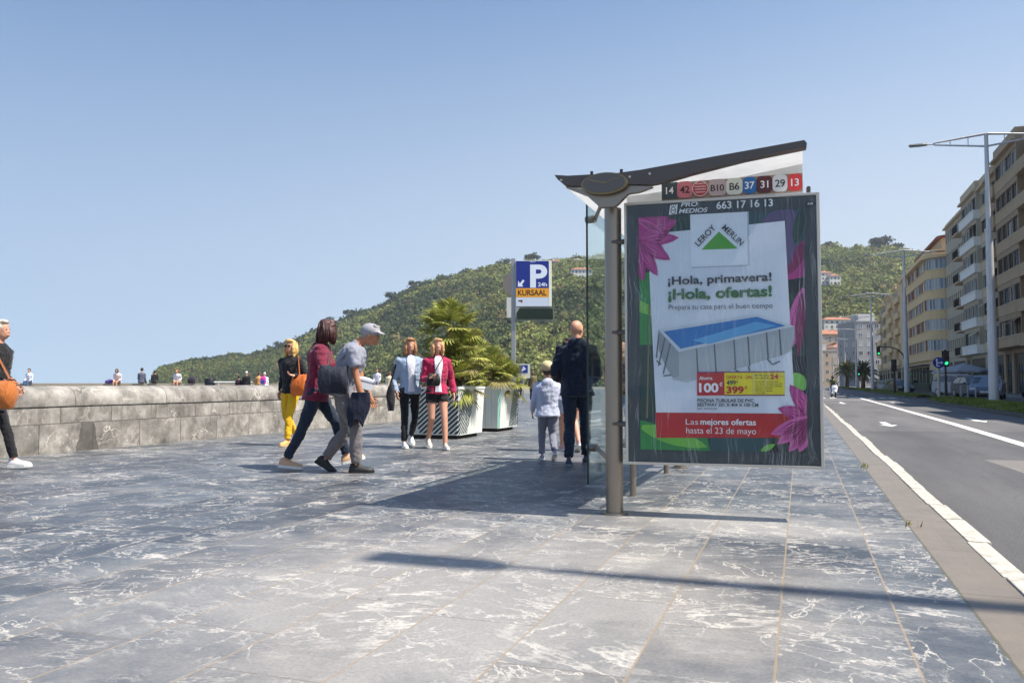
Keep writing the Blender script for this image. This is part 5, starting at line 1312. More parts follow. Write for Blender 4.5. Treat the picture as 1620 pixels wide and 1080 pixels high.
        if fingers:
            for j in range(4):
                b0 = wr[i]+fd*.078*s+kd*(.030-.020*j)*s; l = (.066,.076,.070,.055)[j]*s
                F.tube([b0, b0+fd*l*.45+nd*.006*s, b0+fd*l*.8+nd*.022*s, b0+fd*l*.95+nd*.040*s], [.0088*s,.0085*s,.0078*s,.006*s], 6)
            b0 = wr[i]+fd*.028*s+kd*.036*s; F.tube([b0, b0+fd*.03*s+kd*.022*s+nd*.006*s, b0+fd*.062*s+kd*.026*s+nd*.018*s], [.0105*s,.0095*s,.007*s], 6)
    body = finish(fuse(B, vox), 'body', sk, P, extra=F if fingers else None)
    # ---- face details
    if fingers:
        for sg in (-1, 1):
            b = MB(); b.ell(hd((sg*.030,.081,.012)), (.011*hs,.007*hs,.006*hs), 6, M=Mh); b.build('eye', mat('eye_dark', srgb(40,30,26), .2, 0, 0, 5, 0), body, smooth=True)
        b = MB(); b.ell(hd((0,.096,-.058)), (.021*hs,.007*hs,.005*hs), 6, M=Mh); b.build('lips', skin('lips', (170,96,86)), body, smooth=True)
    if glasses:
        b = MB()
        for sg in (-1, 1):
            b.ell(hd((sg*.032,.094,.010)), (.029*hs,.008*hs,.022*hs), 8, M=Mh); b.tube([hd((sg*.06,.085,.014)), hd((sg*.08,-.01,.012))], .003, 6)
        b.tube([hd((-.012,.1,.014)), hd((.012,.1,.014))], .003, 6); b.build('sunglasses', mat('glasses_black', srgb(18,16,18), .15), P, smooth=True)
    # ---- trousers / shorts
    if leg:
        b = MB(); w = 1.0
        rings = [oval(hipC+up*q*s, up, X, rx*s*bulk, ry*s*bulk) for q, rx, ry in ((-.09,.158,.120),(0,.162,.120),(.07,.140,.106))]; b.ring_loft(rings)
        for i in (0, 1):
            kn, an = knees[i], ank[i]
            path = [hips[i]+V3((0,0,.03)), lp(hips[i], kn, .45), kn, lp(kn, an, .4), lp(kn, an, .93)]; rad = [.098,.090*loose,.068*loose,.066*loose,.056*loose]
            if leglen < 1:
                path = path[:2]+[lp(hips[i], kn, leglen)]; rad = [.098,.094,.092]
                if leglen <= .45: path = [path[0], lp(hips[i], kn, leglen*.5), lp(hips[i], kn, leglen)]
            b.tube(path, [r*s for r in rad], 14)
        finish(fuse(b, vox), leg, legc, P, folds=.013*s*min(1, loose), fs=9)
    # ---- top
    if top:
        b = MB(); torso(b, 1.04, .019*s*bulk, h0=hem, flare=.024)
        for i in (0, 1):
            e_, w_ = elb[i], wr[i]; sh_ = shoulders[i]-up*.015*s
            if sleeve >= 1: path = [sho+X*(shoulders[i].x*.55), sh_, lp(sh_, e_, .45), e_, lp(e_, w_, .5), lp(e_, w_, .97)]; rad = [.07,.068,.060,.053,.048,.040]
            else: path = [sho+X*(shoulders[i].x*.55), sh_, lp(sh_, e_, sleeve*.6), lp(sh_, e_, sleeve)]; rad = [.07,.066,.064,.066]
            b.tube(path, [r*s*bulk for r in rad], 14)
        if hood: b.ell(nb-V3((0,.115,.035))*s, (.125*s,.060*s,.105*s), 12); b.ell(nb+V3((0,-.02,.012))*s, (.100*s,.095*s,.048*s), 12)
        else: b.tube([nb-hu*.02*s, nb+hu*.022*s], [.075*s,.068*s], 14)
        finish(fuse(b, vox), top, topc, P, folds=.017*s, fs=8)
        if open_top:   # lighter shirt showing in the open front of a jacket
            b = MB(); dp = V3((0,1,0))
            rows = []
            for q, wd, yy in ((hem+.03,.040,.148),(.0,.036,.146),(.12,.028,.130),(.22,.030,.136),(.34,.040,.148),(.43,.046,.136),(.50,.046,.106),(.55,.030,.072)):
                c_ = hipC+up*q*s; rows.append([c_+X*(wd*s*t_)+up.cross(X).normalized()*0+V3((0,1,0))*(yy*s*bulk+.012-abs(t_)*.012) for t_ in (-1.4,-.7,0,.7,1.4)])
            b.ring_loft([r_+[p-V3((0,.03,0)) for p in reversed(r_)] for r_ in rows]); o_ = b.build('shirt', open_top, P, smooth=True)
    # ---- shoes
    for i in (0, 1):
        a_ = ank[i]; pit = toes[i]; yw = footyaw[i]; Mf = Matrix.Rotation(yw, 3, 'Z') @ Matrix.Rotation(pit, 3, 'X')
        ft = lambda q: a_+Mf @ (V3(q)*s)
        sec = [(-.075,.022,.05),(-.06,.033,.085),(-.02,.038,.105),(.03,.039,.085),(.08,.043,.060),(.13,.045,.048),(.17,.036,.040),(.195,.018,.030)]
        b = MB(); rings = []
        for yy, hw_, hh in sec:
            z0 = -.066
            rings.append([ft((hw_*math.cos(q)*(1 if math.sin(q) < .3 else .8), yy, z0+max(0, (math.sin(q)+.35)/1.35)*hh)) for q in [2*math.pi*k_/14 for k_ in range(14)]])
        b.ring_loft(rings); sh_o = b.build('shoe', flat('shoe_%d_%d_%d' % shoe, srgb(*shoe), .6), P, smooth=True, angle=None)
        b = MB(); sec2 = [(-.082,.02),(-.065,.036),(-.02,.040),(.03,.040),(.09,.047),(.14,.048),(.18,.036),(.203,.016)]
        out = [(hw_, yy) for yy, hw_ in sec2]+[(-hw_, yy) for yy, hw_ in reversed(sec2)]
        b.prism(out, lambda p: ft((p[0], p[1], -.085)), lambda p: ft((p[0], p[1], -.055))); b.build('sole', flat('sole_%d_%d_%d' % sole, srgb(*sole), .6), sh_o)
    # ---- hair / cap
    hm = hair_mat('hair_%d_%d_%d' % hairc, hairc) if hair else None
    if hair and hair != 'bald':
        b = MB(); b.ell(hd((0,-.026,.042)), (.086*hs,.096*hs,.090*hs), 14, M=Mh)
        if hair in ('long', 'bob', 'shoulder'):
            dz = {'bob': 0, 'shoulder': -.05, 'long': -.10}[hair]
            b.ell(hd((0,-.062,-.03+dz*.5)), (.088*hs,.055*hs,(.10-dz*.7)*hs), 12, M=Mh)
            for sg in (-1, 1): b.ell(hd((sg*.076,.010,-.02+dz*.55)), (.030*hs,.062*hs,(.105-dz*.65)*hs), 10, M=Mh)
            b.ell(hd((0,.038,.098)), (.072*hs,.056*hs,.034*hs), 10, M=Mh)
        else: b.ell(hd((0,.02,.105)), (.068*hs,.062*hs,.028*hs), 10, M=Mh); b.ell(hd((0,-.06,-.01)), (.072*hs,.045*hs,.06*hs), 10, M=Mh)
        ex = None
        if hair in ('long', 'bob', 'shoulder') and fingers:      # loose locks with uneven ends
            ex = MB(); rg_ = random.Random(int(abs(x)*1000)); dz = {'bob': .02, 'shoulder': -.05, 'long': -.10}[hair]
            for q in range(70):
                a_ = rg_.uniform(R(150), R(390)); ca, sa = math.cos(a_), math.sin(a_); z0 = rg_.uniform(.0,.09); z1 = -.10+dz+rg_.uniform(-.05,.03)
                r0, r1 = rg_.uniform(.95,1.04), rg_.uniform(1.0,1.22)
                ex.tube([hd((ca*.086*r0,-.026+sa*.092*r0,z0)), hd((ca*.094*r1,-.024+sa*.098*r1,(z0+z1)/2)), hd((ca*.088*r1+rg_.uniform(-.012,.012),-.03+sa*.092*r1,z1))], [.007*hs,.0075*hs,.002*s], 5)
        finish(fuse(b, max(.009, vox*.75), 1), 'hair', hm, P, folds=.013*s, fs=22, extra=ex)
    if cap:
        b = MB(); b.ell(hd((0,-.020,.056)), (.096*hs,.116*hs,.088*hs), 14, M=Mh)
        b.ring_loft([[hd((.075*math.cos(q), (.06+.0*1)+dy*math.sin(q), .050+.012*math.sin(q)-.02*(dy > .05))) for q in [math.pi*k_/10 for k_ in range(11)]]+[hd((.075*math.cos(q), .06+dy*math.sin(q), .042+.012*math.sin(q)-.02*(dy > .05))) for q in [math.pi*k_/10 for k_ in reversed(range(11))]] for dy in (.02, .05, .105)])
        finish(fuse(b, max(.008, vox*.7), 1), 'cap', flat('cap_%d_%d_%d' % cap, srgb(*cap), .8), P)
    P['hand_l'] = tuple(wr[0]); P['hand_r'] = tuple(wr[1]); del P['hand_l'], P['hand_r']
    return P, dict(wr=wr, elb=elb, sho=shoulders, hipC=hipC, nb=nb, up=up, ank=ank, s=s)
def at_local(P, q):
    c, s_ = math.cos(P.rotation_euler.z), math.sin(P.rotation_euler.z); return (P.location.x+q[0]*c-q[1]*s_, P.location.y+q[0]*s_+q[1]*c, P.location.z+q[2])
def soft_bag(name, label, P, c, size, rgb, strap=None, cat='bag', rz=0, group=None):
    """soft bag at local point c of person P; strap is a list of local points"""
    o = thing(name, label, cat, at_local(P, c), P.rotation_euler.z+rz); sx, sy, sz = size
    b = MB(); rings = []
    for k in range(9):
        t_ = k/8; f = .82+.18*math.sin(math.pi*min(1, t_*1.15)); th = math.sin(math.pi*(.08+.9*(1-t_)*.8))
        n = 20; rings.append([(math.copysign(abs(math.cos(q))**.6, math.cos(q))*sx/2*f, math.copysign(abs(math.sin(q))**.7, math.sin(q))*sy/2*max(.25, th), sz*(t_-.5)) for q in [2*math.pi*i/n for i in range(n)]])
    rings = [[(p[0]+.022*mnoise.noise((p[0]*7, p[1]*7, p[2]*7+sx)), p[1]+.03*mnoise.noise((p[0]*6+4, p[1]*6, p[2]*6)), p[2]-(.045*math.cos(p[0]/sx*3.0)*(p[2] > 0)*p[2]/sz*2)+.02*mnoise.noise((p[0]*9, 3, p[2]*5))) for p in r_] for r_ in rings]
    b.ring_loft(rings); bb = b.build('bag_body', cloth('bag_%d_%d_%d' % rgb, srgb(*rgb), .55, .12), o, smooth=True, angle=50)
    if strap:
        b = MB(); Mi = Matrix.Translation(Vector(o.location)) @ Matrix.Rotation(o.rotation_euler.z, 4, 'Z'); Mi = Mi.inverted()
        b.tube([Mi @ Vector(at_local(P, q)) for q in strap], [(.015,.004)]*len(strap), 8); b.build('strap', cloth('strap_%d_%d_%d' % rgb, srgb(*[int(v*.8) for v in rgb]), .6), o, smooth=True)
    return o
FACE_R, FACE_CAM, FACE_AWAY, FACE_L = R(-70.4), R(199.6), R(19.6), R(109.6)
DENIM = cloth('dark_denim', srgb(36,46,62)); DENIM2 = cloth('blue_denim', srgb(62,86,120)); BLACKC = cloth('black_cloth', srgb(28,27,30)); NAVY = cloth('navy_cloth', srgb(26,32,50))
MAROON = cloth('maroon_cloth', srgb(116,34,56)); GREYT = cloth('grey_tee', srgb(138,140,152)); GREYTR = cloth('grey_trousers', srgb(112,106,106)); YELL = cloth('mustard_trousers', srgb(220,172,28))
MAGEN = cloth('magenta_cloth', srgb(168,36,76)); WHITEC = cloth('white_cloth', srgb(222,222,228)); LDENIM = cloth('light_denim', srgb(150,166,186)); LGREY = cloth('light_grey_hoodie', srgb(186,190,208)); OLIVE = cloth('olive_cloth', srgb(104,92,66)); GREYJ = cloth('grey_joggers', srgb(128,128,140))
TANC = cloth('tan_cloth', srgb(206,150,92))

# left edge: woman in black with a tan bag, cut by the frame
P, J = person('person in black with pale hair and a tan leather bag at the left edge', -8.98, 7.0, 0, FACE_R, 1.74, lean=.03, feet=[(-.09,-.30,.05),(.09,.30,0)], toes=(-.5,.05), hands=[(-.22,.10,.95),(.24,.24,1.02)], topc=BLACKC, top='coat', hem=-.12, leg='trousers', legc=BLACKC, loose=.85, hair='short', hairc=(206,194,176), shoe=(214,208,206), fem=True)
soft_bag('handbag', 'tan leather shoulder bag held by the person in black at the left edge', P, (.30,.20,.88), (.46,.20,.34), (178,102,44), [(.30,.34,1.05),(.22,.15,1.30),(.15,.0,1.46),(.20,-.12,1.30),(.30,.06,1.05)], rz=R(90))
# woman in mustard trousers
P, J = person('blonde person in sunglasses, black jacket and mustard trousers walking by the wall', -7.80, 11.2, 0, FACE_CAM-R(18), 1.70, lean=.02, feet=[(-.07,.20,0),(.08,-.28,.08)], toes=(.05,-.6), hands=[(-.19,.21,1.12),(.24,-.05,.86)], topc=BLACKC, top='jacket', legc=YELL, loose=.95, hair='shoulder', hairc=(226,182,110), shoe=(214,158,96), sole=(200,170,120), fem=True, glasses=True)
soft_bag('handbag', 'orange leather bag carried by the blonde person in mustard trousers', P, (-.26,.16,.98), (.30,.17,.36), (206,104,36), [(-.26,.16,1.13),(-.22,.12,1.30),(-.14,.02,1.44),(-.2,-.1,1.25),(-.27,.06,1.12)])
# maroon person
P, J = person('dark haired person in a maroon top and dark jeans carrying a white box', -5.36, 8.20, 0, FACE_R+R(12), 1.75, lean=.10, headlean=.30, headyaw=.9, feet=[(-.10,.36,.05),(.10,-.34,0)], toes=(.25,-.12), hands=[(-.02,.40,1.0),(.30,.28,.98)], topc=MAROON, top='jacket', hem=-.13, legc=DENIM, loose=.95, hair='shoulder', hairc=(74,38,34), shoe=(206,166,130), fem=True, apole=[(-.5,-1,-.3),(.6,-1,-.2)])
bx = thing('box', 'white cardboard box carried between the maroon top and the grey cap', 'box', at_local(P, (.30,.42,1.03)), P.rotation_euler.z+R(8))
bx.rotation_euler = (R(-14), R(6), P.rotation_euler.z+R(8))
b = MB(); b.box(-.14,.14,-.20,.20,-.06,.06); b.build('carton', mat('white_carton', srgb(214,216,222), .6, 0, .06, 5), bx, bevel=.006)
b = MB(); b.box(-.146,.146,-.206,.206,.035,.066); b.build('lid', mat('white_carton_lid', srgb(224,226,232), .6, 0, .06, 5), bx, bevel=.005)
# man in grey cap, stooping
P, J = person('stooping man in a grey cap, grey tee and grey trousers with a dark bag', -4.86, 8.02, 0, FACE_R+R(4), 1.76, lean=.34, headlean=.95, headyaw=-.25, headpitch=.15, hip=(0,-.05,.925), feet=[(-.10,-.24,.05),(.10,.14,0)], toes=(-.55,0), hands=[(-.16,.26,.84),(.23,.22,.80)], topc=GREYT, top='tee_shirt', sleeve=.62, hem=-.06, legc=GREYTR, loose=1.12, hair='short', hairc=(150,148,146), cap=(150,148,152), shoe=(34,32,32), sole=(24,24,24), sk=SKT, bulk=1.14)
soft_bag('shoulder_bag', 'dark navy bag slung across the stooping man in the grey cap', P, (.23,-.10,1.05), (.36,.18,.32), (26,30,44), [(.23,-.10,1.2),(.22,.06,1.34),(.08,.16,1.44),(-.12,.10,1.36)], rz=R(90))
b = MB(); o = thing('folded_jacket', 'dark jacket hanging over the forearm of the man in the grey cap', 'jacket', at_local(P, (.24,.20,.84)), P.rotation_euler.z)
rings = []
for k in range(7):
    t_ = k/6; rings.append([(.05*math.cos(q)*(1-.2*t_)+.03*mnoise.noise((t_*3, q, 1)), .10*math.sin(q)*(1+.25*math.sin(4*t_))-.05*t_+.03*mnoise.noise((t_*2.5, 2, q)), .06-.34*t_+.05*math.sin(2*q+1)*t_) for q in [2*math.pi*i/16 for i in range(16)]])
b.ring_loft(rings); b.build('cloth_fold', NAVY, o, smooth=True)
# two women walking towards the camera
P, J = person('person with light brown hair in a pale denim jacket and black trousers', -5.80, 11.48, 0, FACE_CAM+R(18), 1.70, lean=.03, feet=[(.12,.22,0),(-.08,-.25,.08)][::-1], toes=(-.5,.05), hands=[(-.20,.18,1.0),(.22,.08,.86)], topc=LDENIM, top='jacket', legc=BLACKC, loose=.85, hair='shoulder', hairc=(178,128,84), shoe=(226,224,222), fem=True, open_top=WHITEC)
soft_bag('shoulder_bag', 'black cloth bag hanging beside the pale denim jacket', P, (.30,.02,.80), (.26,.14,.46), (30,28,32), [(.30,.02,1.0),(.24,.04,1.25),(.16,.02,1.43),(.2,-.1,1.25),(.31,-.04,1.0)], rz=R(80))
P, J = person('blonde person in an open magenta jacket, white top and black shorts', -5.28, 11.38, 0, FACE_CAM+R(16), 1.68, lean=.03, feet=[(-.09,.22,0),(.09,-.22,.07)], toes=(.05,-.5), hands=[(-.24,.10,.84),(.14,.24,1.08)], topc=MAGEN, top='jacket', hem=-.05, leg='shorts', legc=BLACKC, leglen=.42, hair='shoulder', hairc=(212,164,108), shoe=(206,194,178), fem=True, open_top=WHITEC)
soft_bag('crossbody_bag', 'small black bag held in front of the magenta jacket', P, (.10,.24,1.06), (.20,.10,.20), (24,22,24), [(.08,.2,1.16),(.0,.17,1.3),(-.1,.1,1.44)])
# man and child walking away
P, J = person('bald man in a navy hooded top and dark jeans seen from behind', -2.58, 9.62, 0, FACE_AWAY-R(6), 1.77, lean=.02, headyaw=-.55, feet=[(-.10,-.12,0),(.10,.22,0)], toes=(-.05,.1), hands=[(-.22,.22,1.04),(.20,.24,1.02)], topc=NAVY, top='hooded_top', hem=-.09, legc=DENIM, loose=1.0, hair='bald', hood=True, shoe=(52,58,76), sole=(120,120,124), bulk=1.10)
P, J = person('child in a light grey hoodie and cream cap walking beside the bald man', -3.12, 10.15, 0, FACE_AWAY+R(4), 1.22, lean=.04, feet=[(-.06,.12,0),(.07,-.16,.06)], toes=(.05,-.5), hands=[(-.19,.10,.62),(.19,.06,.62)], topc=LGREY, top='hooded_top', hem=-.12, legc=GREYJ, loose=1.05, hair='short', hairc=(70,46,36), cap=(206,184,140), hood=True, shoe=(150,140,160), bulk=1.2, headk=1.34)
P, J = person('dark haired person in a black puffer jacket half hidden behind the bald man', -3.22, 11.6, 0, FACE_AWAY+R(10), 1.66, lean=.03, feet=[(-.08,.16,0),(.08,-.2,.06)], toes=(.05,-.5), hands=[(-.24,.02,.84),(.22,.1,.84)], topc=BLACKC, top='puffer_jacket', leg='shorts', legc=BLACKC, leglen=.5, hair='bob', hairc=(58,34,30), shoe=(204,160,150), fem=True, bulk=1.12)
P, J = person('person in a brown top holding up a phone behind the shelter glass', -2.66, 12.6, 0, FACE_CAM, 1.68, feet=[(-.10,.02,0),(.10,.0,0)], hands=[(-.12,.30,1.28),(.22,.02,.84)], topc=cloth('brown_cloth', srgb(92,72,54)), sleeve=.6, top='tee_shirt', legc=cloth('pale_jeans', srgb(138,164,190)), hair='short', hairc=(50,36,30), shoe=(206,200,196), vox=.014)
# farther walkers
P, J = person('distant person in an olive jacket walking away beyond the planters', -13.6, 41.5, 0, FACE_AWAY, 1.64, feet=[(-.08,.15,0),(.08,-.15,.04)], topc=OLIVE, top='jacket', hem=-.1, legc=BLACKC, hair='bob', hairc=(110,76,50), vox=.03, fingers=False, fem=True)
P, J = person('distant person in dark green just left of the olive jacket', -15.9, 46.0, 0, FACE_AWAY, 1.66, feet=[(-.08,.15,0),(.08,-.15,.04)], topc=cloth('dark_green_cloth', srgb(56,58,46)), top='jacket', legc=BLACKC, hair='short', vox=.03, fingers=False)
P, J = person('distant walker in white far down the promenade', -12.6, 62, 0, FACE_CAM, 1.68, feet=[(-.08,.15,0),(.08,-.15,.04)], topc=WHITEC, top='tee_shirt', legc=DENIM, hair='short', vox=.035, fingers=False)

# people sitting on or standing by the sea parapet, 50 m off
PD = math.atan2(d.y, d.x) if hasattr(d, 'y') and isinstance(d, Vector) and d.length < 1.01 else R(19.6)
PD = R(19.6)
def sit(label, x, y, topc, legc, hair, hairc, away=False, lean=.12, H=1.7, cap=None, hands=None, leg='trousers', leglen=1.0):
    """seated on the parapet top (1.0 m), feet hanging towards the promenade, or on the sea side when away"""
    rz = PD+math.pi if not away else PD
    return person(label, x, y, 0, rz, H, lean=lean, hip=(0,-.12,1.10), feet=[(-.13,.34,.60),(.13,.30,.60)], hands=hands or [(-.14,.18,1.16),(.14,.18,1.16)], topc=topc, top='jacket', legc=legc, leg=leg, leglen=leglen, hair=hair, hairc=hairc, vox=.028, fingers=False, group=None, cap=cap)
sit('person in a white shirt and jeans sitting on the parapet near the left edge', -44.9, 37.1, WHITEC, DENIM2, 'short', (50,40,34))
sit('person in a pink and white top sitting facing us right of the purple bag', -39.75, 38.95, cloth('pale_pink_cloth', srgb(226,204,200)), cloth('brown_skirt', srgb(84,60,48)), 'bob', (86,58,44), lean=.3, leg='shorts', leglen=.6)
sit('person in a grey jacket sitting with back turned on the parapet', -38.45, 39.6, cloth('slate_jacket', srgb(86,88,104)), BLACKC, 'short', (40,34,32), True, .15, 1.8)
sit('smaller person in black sitting close beside the grey jacket', -37.7, 39.85, BLACKC, BLACKC, 'short', (34,28,28), True, .35, 1.5)
sit('person with orange hair and white shirt leaning forward on the parapet', -36.25, 40.2, WHITEC, cloth('beige_shorts', srgb(206,176,150)), 'short', (196,110,50), lean=.45, leg='shorts', leglen=.7)
sit('person in white sitting close by the orange haired one', -24.65, 44.35, WHITEC, GREYJ, 'short', (60,44,36), lean=.2)
for nm, lb, x, y, sz, rgb in (('backpack','purple bag lying on the parapet left of the pink and white top',-40.35,38.95,(.55,.28,.22),(92,70,140)),('backpack','dark and white rucksack on the parapet beside the orange haired person',-35.55,40.65,(.5,.3,.42),(52,48,60))):
    o = thing(nm, lb, 'bag', (x, y, 1.0+sz[2]/2), PD); b = MB(); b.ring_loft([[(math.copysign(abs(math.cos(q))**.6, math.cos(q))*sz[0]/2*f, math.copysign(abs(math.sin(q))**.6, math.sin(q))*sz[1]/2*f, sz[2]*(t_-.5)) for q in [2*math.pi*i/16 for i in range(16)]] for t_, f in ((0,.85),(.15,1),(.6,.98),(.9,.75),(1,.4))])
    b.build('bag_body', cloth('bag_%d_%d_%d' % rgb, srgb(*rgb)), o, smooth=True); b = MB(); b.tube([(-.08,0,sz[2]*.45),(-.05,0,sz[2]*.62),(.05,0,sz[2]*.62),(.08,0,sz[2]*.45)], .015, 6); b.build('handle', BLACKC, o)
def stand(label, x, y, topc, legc, hair, hairc, H=1.7, cap=None, rz=None):
    return person(label, x, y, 0, PD if rz is None else rz, H, lean=.05, topc=topc, top='jacket', legc=legc, hair=hair, hairc=hairc, vox=.03, fingers=False, cap=cap)
stand('person in dark maroon standing at the white handrail', -32.4, 41.1, cloth('dark_plum', srgb(52,32,44)), BLACKC, 'short', (48,34,30), 1.45)
stand('white haired person in black beside the one in dark maroon', -31.85, 41.1, BLACKC, BLACKC, 'short', (220,216,206), 1.72)
stand('person in a tan top left of the pink rucksack', -31.3, 41.6, TANC, GREYJ, 'short', (96,62,40), 1.68)
P, J = stand('person in white wearing a pink and blue rucksack', -30.75, 41.4, WHITEC, DENIM2, 'short', (226,214,200), 1.66)
o = thing('backpack', 'pink and blue rucksack on the back of the person in white', 'bag', at_local(P, (0,-.21,1.2)), PD)
b = MB(); b.ring_loft([[(math.copysign(abs(math.cos(q))**.6, math.cos(q))*.17*f, math.copysign(abs(math.sin(q))**.6, math.sin(q))*.1*f, .46*(t_-.5)) for q in [2*math.pi*i/16 for i in range(16)]] for t_, f in ((0,.85),(.2,1),(.7,.98),(.92,.75),(1,.4))])
b.build('bag_body', cloth('pink_bag', srgb(206,60,150)), o, smooth=True); b = MB(); b.box(-.13,.13,-.13,-.09,-.2,.02); b.build('pocket', cloth('blue_pocket', srgb(70,80,180)), o, bevel=.02)
stand('person in a cream top standing behind the parapet right of the grey cap', -23.75, 44.3, cloth('cream_cloth', srgb(224,206,170)), OLIVE, 'short', (120,80,50), 1.7)
# people on the far pavement under the flats
P, J = person('dark clothed person on the shaded pavement right of the nearest street lamp', 15.0, 57.5, 0, R(100), 1.74, feet=[(-.08,.2,0),(.08,-.2,.04)], topc=BLACKC, top='jacket', legc=BLACKC, hair='short', vox=.03, fingers=False)
P, J = person('second dark figure farther along the shaded pavement by the shop fronts', 16.4, 64, 0, R(80), 1.7, feet=[(-.08,.2,0),(.08,-.2,.04)], topc=NAVY, top='jacket', legc=BLACKC, hair='short', vox=.03, fingers=False)
P, J = person('person in red standing under the white parasol terrace', 16.6, 92, 0, R(180), 1.7, topc=cloth('red_cloth', srgb(150,34,40)), top='jacket', legc=BLACKC, hair='short', vox=.035, fingers=False)
P, J = person('person on the pavement in front of the cream flats', 15.4, 128, 0, R(180), 1.72, topc=NAVY, top='jacket', legc=BLACKC, hair='short', vox=.04, fingers=False)

# ---------------------------------------------------------------- vehicles
TYRE = RUBBER; RIM = mat('alloy_rim', srgb(150,150,152), .35, .7)
CARGLASS = mat('car_glass', srgb(30,36,40), .06, 0, .1, 3, 0, spec=.8)
def paint(nm, rgb):
    if nm in MATS: return MATS[nm]
    t = NT(nm); t.P(Base_Color=srgb(*rgb), Roughness=.45, Metallic=.1); t.b.inputs['Coat Weight'].default_value = .3; MATS[nm] = t.m; return t.m
HEADL = mat('headlamp', srgb(206,210,212), .1); TAIL = mat('tail_lamp', srgb(140,22,24), .2)
def car(name, label, x, y, rz, pm, prof, glassr, W=1.75, group=None, z=-.12):
    """front towards local +y. prof: side outline (y, z); glassr: greenhouse side polygon"""
    o = thing(name, label, 'car', (x, y, z), rz, group); hw = W/2
    belt = .95
    def half(zz): return hw-(max(0, zz-belt)*.34)-.03*max(0, .45-zz)
    b = MB(); n = len(prof)
    L_ = [(-half(z_), y_, z_) for y_, z_ in prof]; R_ = [(half(z_), y_, z_) for y_, z_ in prof]; M_ = [(0, y_*1.015, z_+.02*(z_ > .6)) for y_, z_ in prof]
    b.add(L_+R_, [tuple(range(n)), tuple(reversed(range(n, 2*n)))])
    b.add(L_+M_+R_, [(i, (i+1) % n, n+(i+1) % n, n+i) for i in range(n)]+[(n+i, n+(i+1) % n, 2*n+(i+1) % n, 2*n+i) for i in range(n)])
    body = b.build('body', pm, o, bevel=.03, smooth=True, angle=30)
    for sg in (-1, 1):
        for poly_ in glassr:
            b = MB(); b.prism(poly_, lambda p: (sg*(half(p[1])+.008), p[0], p[1]), lambda p: (sg*(half(p[1])-.03), p[0], p[1])); b.build('side_window', CARGLASS, o)
        b = MB(); b.ell((sg*(hw+.09), glassr[0][0][0]-.1, 1.0), (.10,.06,.07), 8); b.build('mirror', pm, o, smooth=True)
    ys = [p[0] for p in prof]; yf, yr = max(ys), min(ys)
    # windscreen and rear window follow the roof line
    tops = sorted([p for p in prof if p[1] > .9], key=lambda p: p[0])
    def screen(p, q, nm):
        b = MB(); k0, k1 = .10, .90
        a = (p[0]+(q[0]-p[0])*k0, p[1]+(q[1]-p[1])*k0); c = (p[0]+(q[0]-p[0])*k1, p[1]+(q[1]-p[1])*k1)
        nx, ny = (q[1]-p[1]), -(q[0]-p[0]); l = math.hypot(nx, ny); nx, ny = nx/l*.014, ny/l*.014
        if ny < 0: nx, ny = -nx, -ny
        b.add([(-half(a[1])+.10,a[0]+nx,a[1]+ny),(half(a[1])-.10,a[0]+nx,a[1]+ny),(half(c[1])-.08,c[0]+nx,c[1]+ny),(-half(c[1])+.08,c[0]+nx,c[1]+ny)], [(0,1,2,3)])
        b.v += [(x_*1.0, y_*1.0, z_) for x_, y_, z_ in []]; b.build(nm, CARGLASS, o)
    ti = [i for i, p in enumerate(prof) if p[1] == max(q[1] for q in prof)][0]
    screen(prof[SCRN[name][0][0]], prof[SCRN[name][0][1]], 'windscreen'); screen(prof[SCRN[name][1][0]], prof[SCRN[name][1][1]], 'rear_window')
    for yy in (yf-.78, yr+.72):
        for sg in (-1, 1):
            b = MB(); b.tube([(sg*(hw-.19),yy,.31),(sg*(hw+.006),yy,.31)], .31, 22); w_ = b.build('wheel', TYRE, o, bevel=.02)
            b = MB(); b.tube([(sg*(hw-.0),yy,.31),(sg*(hw+.014),yy,.31)], .205, 16); b.build('rim', RIM, w_)
    for sg in (-1, 1):
        b = MB(); b.box(min(sg*hw*.55, sg*hw*.93), max(sg*hw*.55, sg*hw*.93), yf-.20, yf-.025, .60, .74); b.build('headlight', HEADL, o, bevel=.02)
        b = MB(); b.box(min(sg*hw*.72, sg*hw*.96), max(sg*hw*.72, sg*hw*.96), yr+.015, yr+.20, .70, .98); b.build('tail_light', TAIL, o, bevel=.02)
    for ya_, yb_, za_ in ((yf+.012,yf+.024,.42),(yr-.03,yr-.016,.55)):
        b = MB(); b.box(-.26,.26,ya_,yb_,za_,za_+.11); b.build('number_plate', WHITEPAINT, o)
    b = MB(); b.box(-hw*.6,hw*.6,yf+.004,yf+.016,.36,.41); b.box(-hw*.85, hw*.85, yr+.1, yf-.1, .14, .22); b.build('lower_trim', BLACKPL, o)
    return o
HATCH = [(2.05,.30),(2.10,.55),(1.98,.78),(1.10,.98),(.45,1.42),(-.30,1.50),(-1.30,1.44),(-1.92,1.02),(-2.02,.72),(-2.00,.32)]
SUV = [(2.15,.32),(2.18,.70),(2.02,.92),(1.15,1.08),(.60,1.58),(-.40,1.68),(-1.75,1.62),(-2.08,1.08),(-2.15,.75),(-2.12,.34)]
SCRN = {'parked_car': ((3,4),(6,7)), 'parked_suv': ((3,4),(6,7))}
HG = [[(.95,1.0),(.40,1.36),(-.30,1.42),(-.38,1.0)],[(-.46,1.0),(-.40,1.42),(-1.20,1.36),(-1.60,1.02)]]
SG_ = [[(1.0,1.12),(.56,1.52),(-.30,1.60),(-.38,1.12)],[(-.46,1.12),(-.40,1.60),(-1.60,1.54),(-1.85,1.12)]]
G1 = 'cars parked along the side road'
car('parked_suv', 'white parked car with roof rails, leftmost of the row behind the median grass', 11.3, 68.5, R(205), paint('car_white', (140,142,148)), SUV, SG_, 1.85, G1, .0)
